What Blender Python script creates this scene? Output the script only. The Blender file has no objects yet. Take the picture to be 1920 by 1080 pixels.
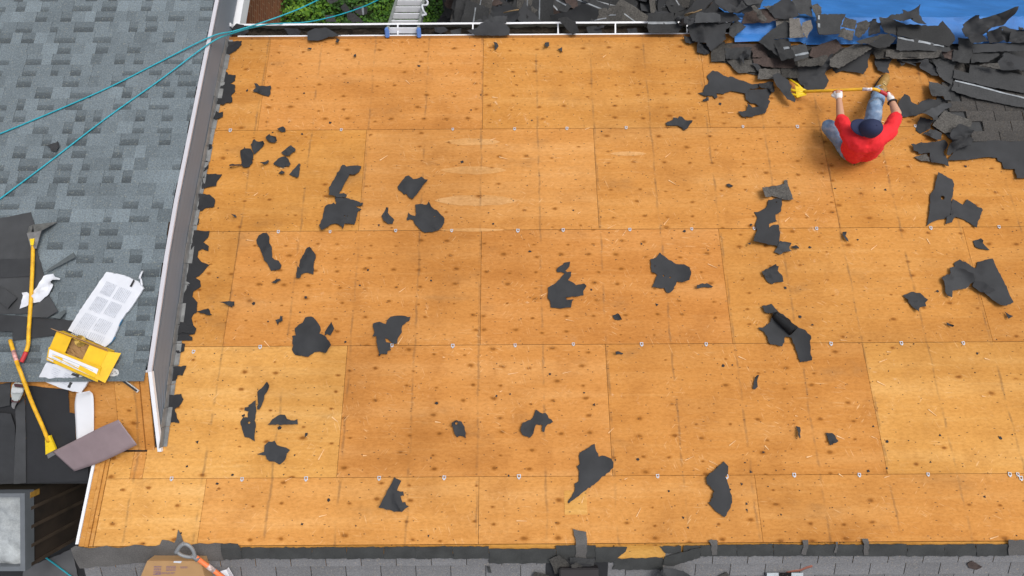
import bpy, bmesh, math, random
from mathutils import Vector, Matrix, noise, Euler
from mathutils.geometry import delaunay_2d_cdt
R = random.Random(7)
S = bpy.context.scene
COL = S.collection
# ------------------------------------------------------------------ camera, sky, sun, exposure
F = 1300.0; H = 10.7; D0 = 6.816; M = 0.3886; ROLL = -0.00618
cam = bpy.data.cameras.new('camera'); cam.sensor_width = 36; cam.lens = F/1920*36
cam.clip_start = .05; cam.clip_end = 500
co = bpy.data.objects.new('camera', cam); COL.objects.link(co)
co.location = (0, 0, H); co.rotation_euler = (0, 0, ROLL); S.camera = co
W = bpy.data.worlds.new('World'); S.world = W; W.use_nodes = True
nt = W.node_tree; bg = nt.nodes['Background']
sky = nt.nodes.new('ShaderNodeTexSky'); sky.sky_type = 'NISHITA'; sky.sun_disc = False
SUN_EL, SUN_AZ = math.radians(62), math.radians(50)     # sun high, from the upper right of the frame
sky.sun_elevation = SUN_EL; sky.sun_rotation = SUN_AZ; sky.air_density = 1.0; sky.dust_density = 4.0
hs = nt.nodes.new('ShaderNodeHueSaturation'); hs.inputs['Saturation'].default_value = .42
nt.links.new(sky.outputs[0], hs.inputs['Color']); nt.links.new(hs.outputs[0], bg.inputs[0])
bg.inputs[1].default_value = .13
sl = bpy.data.lights.new('sun', 'SUN'); sl.energy = 1.3; sl.angle = math.radians(28); sl.color = (1, .965, .91)
so = bpy.data.objects.new('sun', sl); COL.objects.link(so)
dv = Vector((math.sin(SUN_AZ)*math.cos(SUN_EL), math.cos(SUN_AZ)*math.cos(SUN_EL), math.sin(SUN_EL)))
so.rotation_euler = dv.to_track_quat('Z', 'Y').to_euler(); so.location = dv*30 + Vector((0, 0, 10))
S.view_settings.view_transform = 'Standard'; S.view_settings.look = 'None'
S.view_settings.exposure = .22; S.view_settings.gamma = 1

# ------------------------------------------------------------------ planes and rays
CR, SR = math.cos(ROLL), math.sin(ROLL)
def ray(px, py):
    a, b = (px-960)/F, (540-py)/F
    return CR*a-SR*b, SR*a+CR*b
class Plane:                                            # z = z0 + a*Y
    def __init__(s, z0, a): s.z0, s.a = z0, a
    def z(s, Y): return s.z0 + s.a*Y
    def hit(s, px, py, h=0):
        a, b = ray(px, py); d = (H-s.z0-h)/(1+s.a*b)
        return Vector((a*d, b*d, H-d))
DECK = Plane(H-D0, -M)
DORM = Plane(H-D0+.41, -M)
rd = DORM.hit(275, 692); YRD = rd.y; ZRD = rd.z
YV = DECK.hit(240, 846).y                                # valley where the near slope meets the deck
NS_ = (ZRD-DECK.z(YV))/(YRD-YV); NEAR = Plane(ZRD-NS_*YRD, NS_)
rr = DECK.hit(960, 1020); YR = rr.y; ZR = rr.z
FAR = Plane(ZR-M*YR, M)
EAVE = DECK.hit(960, 71); YE = EAVE.y; ZE = EAVE.z
def D(px, py, h=0): return DECK.hit(px, py, h)
def atz(px, py, z):
    a, b = ray(px, py); d = H-z
    return Vector((a*d, b*d, z))

# ------------------------------------------------------------------ materials
def mat(name):
    m = bpy.data.materials.new(name); m.use_nodes = True
    n = m.node_tree; b = n.nodes['Principled BSDF']
    return m, n, b
class N:
    """short node building helper"""
    def __init__(s, tree): s.t = tree; s.l = tree.links
    def node(s, typ, **kw):
        n = s.t.nodes.new(typ)
        for k, v in kw.items(): setattr(n, k, v)
        return n
    def inp(s, n, key, v):
        if v is None: return
        if hasattr(v, 'is_linked') or isinstance(v, bpy.types.NodeSocket): s.l.new(v, n.inputs[key])
        else: n.inputs[key].default_value = v
    def math(s, op, a, b=None, c=None, clamp=False):
        n = s.node('ShaderNodeMath', operation=op, use_clamp=clamp)
        s.inp(n, 0, a)
        if b is not None: s.inp(n, 1, b)
        if c is not None: s.inp(n, 2, c)
        return n.outputs[0]
    def noise(s, vec, scale, detail=3, rough=.55, dist=0, out='Fac'):
        n = s.node('ShaderNodeTexNoise'); s.inp(n, 'Vector', vec); n.inputs['Scale'].default_value = scale
        n.inputs['Detail'].default_value = detail; n.inputs['Roughness'].default_value = rough; n.inputs['Distortion'].default_value = dist
        return n.outputs[out]
    def mapv(s, vec, scale=(1, 1, 1), loc=(0, 0, 0), rot=(0, 0, 0)):
        n = s.node('ShaderNodeMapping'); s.inp(n, 'Vector', vec); n.inputs['Scale'].default_value = scale
        n.inputs['Location'].default_value = loc; n.inputs['Rotation'].default_value = rot
        return n.outputs[0]
    def ramp(s, fac, stops):
        n = s.node('ShaderNodeValToRGB'); s.inp(n, 0, fac); e = n.color_ramp.elements
        while len(e) < len(stops): e.new(.5)
        for el, (p, c) in zip(e, stops):
            el.position = p; el.color = (*c, 1) if len(c) == 3 else c
        return n.outputs[0]
    def step(s, fac, lo, hi):                             # 0 below lo, 1 above hi
        n = s.node('ShaderNodeMapRange', interpolation_type='SMOOTHSTEP'); s.inp(n, 0, fac)
        n.inputs[1].default_value = lo; n.inputs[2].default_value = hi; n.inputs[3].default_value = 0; n.inputs[4].default_value = 1
        return n.outputs[0]
    def mix(s, fac, a, b, mode='MIX'):
        n = s.node('ShaderNodeMix', data_type='RGBA', blend_type=mode); s.inp(n, 0, fac)
        for i, v in ((6, a), (7, b)):
            if isinstance(v, tuple): n.inputs[i].default_value = (*v, 1) if len(v) == 3 else v
            else: s.l.new(v, n.inputs[i])
        return n.outputs[2]
    def bump(s, h, strength, dist, bsdf):
        n = s.node('ShaderNodeBump'); s.inp(n, 'Height', h); n.inputs['Strength'].default_value = strength
        n.inputs['Distance'].default_value = dist; s.l.new(n.outputs[0], bsdf.inputs['Normal'])
MATS = {}
def plain(name, c, rough=.6, var=.12, scale=6, metal=0, bump=0, bscale=60, speck=0, spscale=90, rnd=.0):
    """colour with soft blotches, optional fine speckle, optional per object variation"""
    if name in MATS: return MATS[name]
    m, t, b = mat(name); n = N(t)
    tc = n.node('ShaderNodeTexCoord').outputs['Object']
    oi = n.node('ShaderNodeObjectInfo')
    off = n.node('ShaderNodeVectorMath', operation='ADD'); n.l.new(tc, off.inputs[0])
    cmb = n.node('ShaderNodeCombineXYZ'); n.l.new(n.math('MULTIPLY', oi.outputs['Random'], 37.), cmb.inputs[0]); n.l.new(cmb.outputs[0], off.inputs[1])
    v = off.outputs[0]
    f = n.noise(v, scale, 4)
    k = n.math('MULTIPLY_ADD', n.math('SUBTRACT', f, .5), 2*var*2, 1.0)
    if speck:
        sp = n.noise(v, spscale, 2, .7)
        k = n.math('MULTIPLY', k, n.math('MULTIPLY_ADD', n.math('SUBTRACT', sp, .5), speck*2, 1.))
    if rnd: k = n.math('MULTIPLY', k, n.math('MULTIPLY_ADD', n.math('SUBTRACT', oi.outputs['Random'], .5), rnd*2, 1.))
    col = n.node('ShaderNodeVectorMath', operation='SCALE'); col.inputs[0].default_value = c; n.l.new(k, col.inputs['Scale'])
    n.l.new(col.outputs[0], b.inputs['Base Color'])
    b.inputs['Roughness'].default_value = rough; b.inputs['Metallic'].default_value = metal
    if bump: n.bump(n.noise(v, bscale, 3), bump, .004, b)
    MATS[name] = m; return m

def plywood():
    m, t, b = mat('weathered plywood'); n = N(t)
    uv = n.node('ShaderNodeUVMap').outputs[0]
    oi = n.node('ShaderNodeObjectInfo'); rnd = oi.outputs['Random']
    cmb = n.node('ShaderNodeCombineXYZ'); n.l.new(n.math('MULTIPLY', rnd, 61.), cmb.inputs[0]); n.l.new(n.math('MULTIPLY', rnd, 23.), cmb.inputs[1])
    ad = n.node('ShaderNodeVectorMath', operation='ADD'); n.l.new(uv, ad.inputs[0]); n.l.new(cmb.outputs[0], ad.inputs[1]); v = ad.outputs[0]
    # knots: Voronoi in stretched space, only some cells
    vk = n.node('ShaderNodeTexVoronoi', voronoi_dimensions='2D'); n.l.new(n.mapv(v, (3.6, 6.4, 1)), vk.inputs['Vector']); vk.inputs['Scale'].default_value = 1; vk.inputs['Randomness'].default_value = .50
    sepc = n.node('ShaderNodeSeparateColor'); n.l.new(vk.outputs['Color'], sepc.inputs[0])
    wob = n.math('MULTIPLY_ADD', n.math('SUBTRACT', n.noise(v, 30, 2), .5), .10, vk.outputs['Distance'])
    size = n.math('MULTIPLY_ADD', sepc.outputs[1], .075, .045)
    kd = n.math('DIVIDE', wob, size)
    al = oi.outputs['Alpha']                                    # per sheet knottiness
    on = n.step(n.math('ADD', sepc.outputs[0], n.math('MULTIPLY_ADD', al, 1.2, .14)), .995, 1.005)
    kcore = n.math('MULTIPLY', n.math('SUBTRACT', 1., n.step(kd, .35, 1.05)), on)
    khalo = n.math('MULTIPLY', n.math('SUBTRACT', 1., n.step(kd, .6, 1.9)), on)
    # grain, bending round the knots
    sx = n.node('ShaderNodeSeparateXYZ'); n.l.new(v, sx.inputs[0])
    gy = n.math('ADD', sx.outputs[1], n.math('MULTIPLY', khalo, .035))
    warp = n.math('MULTIPLY', n.math('SUBTRACT', n.noise(n.mapv(v, (.7, 2.2, 1)), 1, 3), .5), .16)
    gc = n.node('ShaderNodeCombineXYZ'); n.l.new(n.math('MULTIPLY', sx.outputs[0], 1.3), gc.inputs[0]); n.l.new(n.math('MULTIPLY', n.math('ADD', gy, warp), 26.), gc.inputs[1])
    g1 = n.noise(gc.outputs[0], 1, 4, .6)
    gf = n.node('ShaderNodeCombineXYZ'); n.l.new(n.math('MULTIPLY', sx.outputs[0], 4.), gf.inputs[0]); n.l.new(n.math('MULTIPLY', gy, 130.), gf.inputs[1])
    g2 = n.noise(gf.outputs[0], 1, 3, .6)
    bands = n.noise(n.mapv(v, (.5, 5.0, 1)), 1, 3, .5)
    blot = n.noise(v, 2.2, 4, .6)
    base = n.ramp(bands, [(.25, (.475, .196, .042)), (.5, (.535, .236, .058)), (.78, (.595, .292, .092))])
    base = n.mix(n.math('MULTIPLY', n.step(g1, .52, .72), .22), base, (.66, .36, .13))
    base = n.mix(n.math('MULTIPLY', n.step(g2, .60, .78), .26), base, (.33, .125, .026))
    base = n.mix(n.math('MULTIPLY', n.step(blot, .46, .72), .5), base, (.39, .155, .032))
    base = n.mix(n.math('MULTIPLY', n.step(n.noise(v, 5.5, 4, .7), .58, .78), .22), base, (.62, .36, .16))
    base = n.mix(1, base, oi.outputs['Color'], 'MULTIPLY')
    base = n.mix(n.math('MULTIPLY', khalo, .62), base, (.37, .135, .018))
    base = n.mix(n.math('MULTIPLY', kcore, .78), base, (.21, .074, .010))
    # rafter lines: old grey stain along every 0.61 m, broken up
    su = n.node('ShaderNodeSeparateXYZ'); n.l.new(uv, su.inputs[0])
    wig = n.math('MULTIPLY', n.math('SUBTRACT', n.noise(uv, 3.1, 3), .5), .05)
    uu = n.math('ADD', n.math('ADD', su.outputs[0], wig), .31+.315)
    fr = n.math('ABSOLUTE', n.math('SUBTRACT', n.math('FRACT', n.math('DIVIDE', uu, .6096)), .5))
    line = n.math('SUBTRACT', 1., n.step(n.math('MULTIPLY_ADD', n.math('SUBTRACT', n.noise(uv, 14, 3, .7), .5), -.05, fr), .0, .030))
    lmask = n.step(n.noise(n.mapv(uv, (1.7, 3.6, 1), (3.3, 1, 0)), 1, 3, .7), .38, .62)
    base = n.mix(n.math('MULTIPLY', n.math('MULTIPLY', line, lmask), .43), base, (.10, .066, .040))
    # grey weather stain clouds
    base = n.mix(n.math('MULTIPLY', n.step(n.noise(n.mapv(v, (1, 2.2, 1), (9, 2, 0)), 1.3, 4, .65), .56, .80), .38), base, (.22, .125, .055))
    # nail holes
    for sc, th, seed in (((6.6, 7.87, 1), .052, 0.), ((3.2, 9.3, 1), .046, 5.)):
        vn = n.node('ShaderNodeTexVoronoi', voronoi_dimensions='2D'); n.l.new(n.mapv(v, sc, (seed, seed*2, 0)), vn.inputs['Vector']); vn.inputs['Scale'].default_value = 1; vn.inputs['Randomness'].default_value = 1
        sc2 = n.node('ShaderNodeSeparateColor'); n.l.new(vn.outputs['Color'], sc2.inputs[0])
        hole = n.math('MULTIPLY', n.math('SUBTRACT', 1., n.step(vn.outputs['Distance'], th*.35, th)), n.step(sc2.outputs[0], .40, .42))
        base = n.mix(n.math('MULTIPLY', hole, .85), base, (.035, .024, .018))
    # pale pry-bar scratches and scuffs
    for ang, sc, off in ((.5, (9, 80, 1), 2.), (1.25, (7, 95, 1), 6.), (-.9, (10, 75, 1), 11.), (0.05, (6, 120, 1), 17.)):
        sn = n.noise(n.mapv(n.mapv(uv, rot=(0, 0, ang)), sc, (off, off, 0)), 1, 1, .4)
        sm = n.step(n.noise(n.mapv(uv, loc=(off, 3, 0)), 1.9, 3, .6), .47, .66)
        base = n.mix(n.math('MULTIPLY', n.math('MULTIPLY', n.step(sn, .665, .74), sm), .5), base, (.78, .50, .25))
    # chalky white smears
    ch = n.math('MULTIPLY', n.step(n.noise(n.mapv(uv, loc=(4, 8, 0)), 9, 4, .7), .60, .74), n.step(n.noise(n.mapv(uv, loc=(1, 5, 0)), .8, 2), .56, .72))
    base = n.mix(n.math('MULTIPLY', ch, .5), base, (.80, .64, .47))
    n.l.new(base, b.inputs['Base Color'])
    base = n.mix(1, base, n.ramp(n.noise(n.mapv(uv, (22, 48, 1)), 1, 3, .75), [(.3, (.84, .80, .74)), (.5, (1, 1, 1)), (.7, (1.10, 1.13, 1.20))]), 'MULTIPLY')
    vl = n.noise(n.mapv(uv, (.45, .6, 1), (2, 7, 0)), 1, 4, .6)
    base = n.mix(1, base, n.ramp(vl, [(.3, (.80, .77, .72)), (.5, (1, 1, 1)), (.72, (1.09, 1.10, 1.14))]), 'MULTIPLY')
    n.l.new(base, b.inputs['Base Color'])
    b.inputs['Roughness'].default_value = .85; b.inputs['Specular IOR Level'].default_value = .25
    n.bump(n.math('ADD', g2, n.math('MULTIPLY', g1, .8)), .35, .0015, b)
    return m
PLY = plywood()

def shingle_mat(name, base, fine=70, contrast=.55, tint=(1, 1, 1), rough=.92):
    """granule covered shingle; vertex colour 'tone' carries the printed blend of the tabs"""
    m, t, b = mat(name); n = N(t)
    tc = n.node('ShaderNodeTexCoord').outputs['Object']
    at = n.node('ShaderNodeAttribute', attribute_name='tone').outputs['Fac']
    sp = n.noise(tc, fine, 2, .8); sp2 = n.noise(tc, fine*2.3, 1, .5)
    k = n.math('MULTIPLY', at, n.math('MULTIPLY_ADD', n.math('SUBTRACT', sp, .5), contrast*2.4, 1.))
    k = n.math('MULTIPLY', k, n.math('MULTIPLY_ADD', n.math('SUBTRACT', sp2, .5), contrast*2., 1.))
    k = n.math('MULTIPLY', k, n.math('MULTIPLY_ADD', n.math('SUBTRACT', n.noise(tc, 1.7, 3), .5), .35, 1.))
    cv = n.node('ShaderNodeVectorMath', operation='SCALE'); cv.inputs[0].default_value = base; n.l.new(k, cv.inputs['Scale'])
    warm = n.mix(n.math('MULTIPLY', n.step(n.noise(tc, fine*.9, 1), .62, .72), .5), cv.outputs[0], tuple(x*1.5 for x in (base[0]*1.25, base[1]*1.05, base[2]*.8)))
    n.l.new(warm, b.inputs['Base Color']); b.inputs['Roughness'].default_value = rough
    n.bump(sp, .5, .004, b)
    return m
SH_GREY = shingle_mat('grey laminated shingles', (.138, .168, .186))
SH_FAR = shingle_mat('old grey tab shingles', (.172, .172, .178), contrast=.4)
SH_OLD = shingle_mat('old charcoal tab shingles', (.050, .046, .042), contrast=.7, fine=50)

FELT = plain('black roofing felt', (.0265, .0280, .031), .8, .30, 5, bump=.25, bscale=40, rnd=.12)
FELTD = plain('dark roofing felt', (.017, .018, .021), .8, .16, 9, bump=.25, bscale=40)
FELTL = plain('dusty roofing felt', (.043, .045, .048), .85, .25, 5, bump=.2, bscale=40, rnd=.2)
SHP = plain('torn shingle back', (.034, .035, .036), .88, .22, 7, bump=.4, bscale=70, speck=.5, spscale=60, rnd=.42)
SHG = plain('torn shingle granules', (.066, .062, .056), .93, .28, 6, bump=.6, bscale=120, speck=1.1, spscale=55, rnd=.35)
SHL = plain('pale granule shingle', (.150, .138, .124), .93, .18, 6, bump=.6, bscale=120, speck=.8, spscale=60)
SHB = plain('brown stained shingle', (.060, .042, .036), .93, .25, 5, bump=.5, bscale=120, speck=.8, spscale=60)
STRIP = plain('sealant strip', (.23, .25, .27), .5, .5, 14, rnd=.3)
WHITE = plain('white painted metal', (.78, .79, .82), .35, .05, 3)
TRIM = plain('lavender white trim', (.54, .53, .57), .5, .06, 3)
ALU = plain('aluminium', (.74, .75, .78), .42, .08, 12, metal=.15)
ALUD = plain('weathered aluminium rail', (.26, .28, .27), .5, .25, 9, metal=.2)
STEEL = plain('worn steel', (.30, .29, .28), .42, .35, 20, metal=.7)
YEL = plain('yellow fibreglass handle', (.74, .40, .014), .5, .26, 16)
YELC = plain('yellow box card', (.76, .46, .012), .65, .14, 9)
YELT = plain('yellow painted steel', (.80, .55, .010), .45, .14, 14)
REDG = plain('red rubber grip', (.52, .035, .04), .6, .1, 12)
ORNG = plain('orange fibreglass shaft', (.82, .20, .06), .45, .06, 10)
GREYP = plain('grey plastic', (.24, .25, .26), .45, .08, 9)
BLUEP = plain('blue plastic', (.12, .25, .62), .45, .08, 9)
BLKR = plain('black rubber', (.02, .02, .022), .6, .2, 12)
PAPER = plain('white wrapper plastic', (.66, .68, .73), .42, .08, 7, bump=.3, bscale=18)
PRINT = plain('pale grey print', (.50, .53, .59), .6, .25, 40)
CARD = plain('brown cardboard', (.46, .27, .12), .8, .08, 7)
PURP = plain('purple ink', (.22, .14, .22), .8, .2, 50)
KRAFT = plain('brown kraft paper', (.30, .17, .065), .8, .22, 14, bump=.8, bscale=22)
BRASS = plain('brass nails', (.55, .38, .10), .4, .3, 40, metal=.7)
ROPE = plain('teal rope', (.014, .34, .43), .5, .12, 30)
MAUVE = plain('mauve coated sheet', (.25, .19, .20), .5, .16, 5)
SIDING = plain('grey vinyl siding', (.160, .182, .212), .55, .06, 3)
FLASH = plain('grey step flashing', (.20, .205, .205), .6, .3, 16)
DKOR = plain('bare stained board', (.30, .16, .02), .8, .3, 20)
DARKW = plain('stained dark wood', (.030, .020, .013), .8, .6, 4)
CEMENT = plain('cement crown', (.34, .365, .375), .9, .35, 9, bump=.6, bscale=25, speck=.3)
CAPM = plain('grey metal cap', (.16, .175, .19), .5, .12, 5, metal=.3)
RED = plain('red cotton', (.80, .018, .026), .85, .06, 8, bump=.3, bscale=14)
SKIN = plain('skin', (.56, .30, .195), .55, .06, 14)
NAVY = plain('navy cap cloth', (.014, .022, .070), .8, .10, 20)
GLOVE = plain('white knit glove', (.74, .71, .70), .85, .10, 30)
BOOT = plain('tan leather', (.36, .20, .045), .5, .25, 22)
WRIST = plain('black wristband', (.015, .015, .016), .5)
HAIR = plain('dark hair', (.02, .014, .010), .7)
GUTI = plain('gutter inside', (.20, .185, .145), .6, .3, 5)
SLUDGE = plain('gutter sludge', (.030, .022, .014), .95, .6, 18, bump=.8, bscale=30)
SUBST = plain('dark seam', (.085, .045, .018), .95)
SOIL = plain('bare soil and debris', (.022, .019, .014), .95, .5, 3)
def denim():
    m, t, b = mat('faded denim'); n = N(t); tc = n.node('ShaderNodeTexCoord').outputs['Object']
    f = n.noise(tc, 9, 4, .6); w = n.noise(n.mapv(tc, (40, 40, 160)), 1, 2)
    c = n.ramp(f, [(.3, (.12, .20, .33)), (.52, (.22, .33, .48)), (.72, (.47, .56, .66))])
    c = n.mix(n.math('MULTIPLY', w, .35), c, (.10, .16, .27)); n.l.new(c, b.inputs['Base Color']); b.inputs['Roughness'].default_value = .9
    n.bump(n.noise(tc, 18, 3), .5, .006, b); return m
DENIM = denim()
def tarp():
    m, t, b = mat('blue tarpaulin'); n = N(t); tc = n.node('ShaderNodeTexCoord').outputs['Object']
    f = n.noise(tc, 2.5, 4, .6); w = n.noise(n.mapv(tc, (90, 90, 90)), 1, 1)
    c = n.ramp(f, [(.3, (.016, .130, .40)), (.7, (.034, .200, .58))]); n.l.new(c, b.inputs['Base Color']); b.inputs['Roughness'].default_value = .6
    n.bump(n.math('ADD', n.noise(n.mapv(tc, (5, 9, 5)), 1, 4, .6, 1.2), n.math('MULTIPLY', w, .15)), .6, .02, b); return m
TARP = tarp()
def brick():
    m, t, b = mat('red brown brick'); n = N(t); tc = n.node('ShaderNodeTexCoord').outputs['Object']
    sp = n.node('ShaderNodeSeparateXYZ'); n.l.new(tc, sp.inputs[0]); cb = n.node('ShaderNodeCombineXYZ')
    n.l.new(sp.outputs[1], cb.inputs[0]); n.l.new(sp.outputs[2], cb.inputs[1])
    br = n.node('ShaderNodeTexBrick'); n.l.new(cb.outputs[0], br.inputs['Vector']); br.inputs['Scale'].default_value = 1
    br.inputs['Color1'].default_value = (.27, .085, .032, 1); br.inputs['Color2'].default_value = (.15, .050, .022, 1); br.inputs['Mortar'].default_value = (.36, .25, .15, 1)
    br.inputs['Mortar Size'].default_value = .006; br.inputs['Brick Width'].default_value = .21; br.inputs['Row Height'].default_value = .075; br.inputs['Bias'].default_value = -.3
    c = n.mix(n.math('MULTIPLY', n.noise(tc, 25, 3), .5), br.outputs['Color'], (.10, .038, .02)); n.l.new(c, b.inputs['Base Color']); b.inputs['Roughness'].default_value = .9
    n.bump(n.math('SUBTRACT', 1., br.outputs['Fac']), .6, .006, b); return m
BRICK = brick()
def leafm():
    m, t, b = mat('green foliage'); n = N(t); oi = n.node('ShaderNodeAttribute', attribute_name='tone').outputs['Fac']
    c = n.ramp(oi, [(0, (.012, .045, .003)), (.5, (.045, .145, .008)), (1, (.16, .31, .018))]); n.l.new(c, b.inputs['Base Color']); b.inputs['Roughness'].default_value = .7
    return m
LEAF = leafm()
def groundm():
    m, t, b = mat('lawn and soil'); n = N(t); tc = n.node('ShaderNodeTexCoord').outputs['Object']
    c = n.ramp(n.noise(tc, 2.5, 5, .65), [(.35, (.018, .030, .008)), (.6, (.035, .06, .012)), (.8, (.06, .05, .03))]); n.l.new(c, b.inputs['Base Color']); b.inputs['Roughness'].default_value = .95
    n.bump(n.noise(tc, 20, 4), .8, .03, b); return m
GROUND = groundm()

# ------------------------------------------------------------------ object helpers
def tagit(o, label=None, cat=None, group=None, kind=None):
    if label: o['label'] = label
    if cat: o['category'] = cat
    if group: o['group'] = group
    if kind: o['kind'] = kind
    return o
def obj(name, bm, mats, parent=None, smooth=False, loc=None):
    me = bpy.data.meshes.new(name)
    if loc is not None:
        bmesh.ops.translate(bm, verts=bm.verts, vec=-Vector(loc))
    bm.normal_update(); bm.to_mesh(me); bm.free()
    for m in (mats if isinstance(mats, (list, tuple)) else [mats]): me.materials.append(m)
    if smooth:
        for p in me.polygons: p.use_smooth = True
    o = bpy.data.objects.new(name, me); COL.objects.link(o)
    if loc is not None: o.location = loc
    if parent is not None:
        o.parent = parent
        pw = parent.matrix_basis.copy(); q = parent.parent
        while q is not None: pw = q.matrix_basis @ q.matrix_parent_inverse @ parent.matrix_parent_inverse @ pw if False else pw; q = None
        o.matrix_parent_inverse = world_of(parent).inverted()
    return o
def world_of(o):
    m = o.matrix_parent_inverse @ o.matrix_basis if o.parent else o.matrix_basis.copy()
    return world_of(o.parent) @ m if o.parent else m
def empty(name, loc, label, cat, group=None):
    o = bpy.data.objects.new(name, None); COL.objects.link(o); o.location = loc; o.empty_display_size = .1
    return tagit(o, label, cat, group)
def quad(bm, pts, mi=0):
    f = bm.faces.new([bm.verts.new(p) for p in pts]); f.material_index = mi; return f
def hexa(bm, b4, t4, mi=0):
    b = [bm.verts.new(p) for p in b4]; t = [bm.verts.new(p) for p in t4]
    fs = [bm.faces.new(b[::-1]), bm.faces.new(t)]
    for i in range(4):
        j = (i+1) % 4; fs.append(bm.faces.new((b[i], b[j], t[j], t[i])))
    for f in fs: f.material_index = mi
    return fs
def box(bm, c, s, rot=None, mi=0):
    c = Vector(c); h = Vector(s)/2; m = (rot.to_matrix() if hasattr(rot, 'to_matrix') else rot) if rot is not None else Matrix.Identity(3)
    def p(x, y, z): return c+m @ Vector((x*h.x, y*h.y, z*h.z))
    return hexa(bm, [p(-1, -1, -1), p(1, -1, -1), p(1, 1, -1), p(-1, 1, -1)], [p(-1, -1, 1), p(1, -1, 1), p(1, 1, 1), p(-1, 1, 1)], mi)
def sbox(bm, X0, X1, Y0, Y1, pl, h0, h1, mi=0):          # slab lying on a roof plane
    f = lambda X, Y, h: Vector((X, Y, pl.z(Y)+h))
    return hexa(bm, [f(X0, Y0, h0), f(X1, Y0, h0), f(X1, Y1, h0), f(X0, Y1, h0)], [f(X0, Y0, h1), f(X1, Y0, h1), f(X1, Y1, h1), f(X0, Y1, h1)], mi)
def tube(bm, pts, rad, seg=10, mi=0, flat=1.0, up=Vector((0, 0, 1))):
    pts = [Vector(p) for p in pts]; rad = rad if isinstance(rad, (list, tuple)) else [rad]*len(pts); rings = []
    for i, p in enumerate(pts):
        d = (pts[min(i+1, len(pts)-1)]-pts[max(i-1, 0)]).normalized()
        a = d.cross(up)
        if a.length < 1e-4: a = d.cross(Vector((1, 0, 0)))
        a.normalize(); b = a.cross(d).normalized()
        rings.append([bm.verts.new(p+(a*math.cos(2*math.pi*k/seg)+b*flat*math.sin(2*math.pi*k/seg))*rad[i]) for k in range(seg)])
    for r0, r1 in zip(rings, rings[1:]):
        for k in range(seg):
            f = bm.faces.new((r0[k], r0[(k+1) % seg], r1[(k+1) % seg], r1[k])); f.material_index = mi; f.smooth = True
    for r, s in ((rings[0], -1), (rings[-1], 1)):
        f = bm.faces.new(r if s > 0 else r[::-1]); f.material_index = mi
def smoothpath(pts, n=6):
    pts = [Vector(p) for p in pts]; out = []
    P_ = [pts[0]*2-pts[1]]+pts+[pts[-1]*2-pts[-2]]
    for i in range(1, len(P_)-2):
        a, b, c, d = P_[i-1:i+3]
        for k in range(n):
            t = k/n; out.append(.5*((2*b)+(c-a)*t+(2*a-5*b+4*c-d)*t*t+(3*b-a-3*c+d)*t*t*t))
    out.append(pts[-1]); return out

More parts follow.
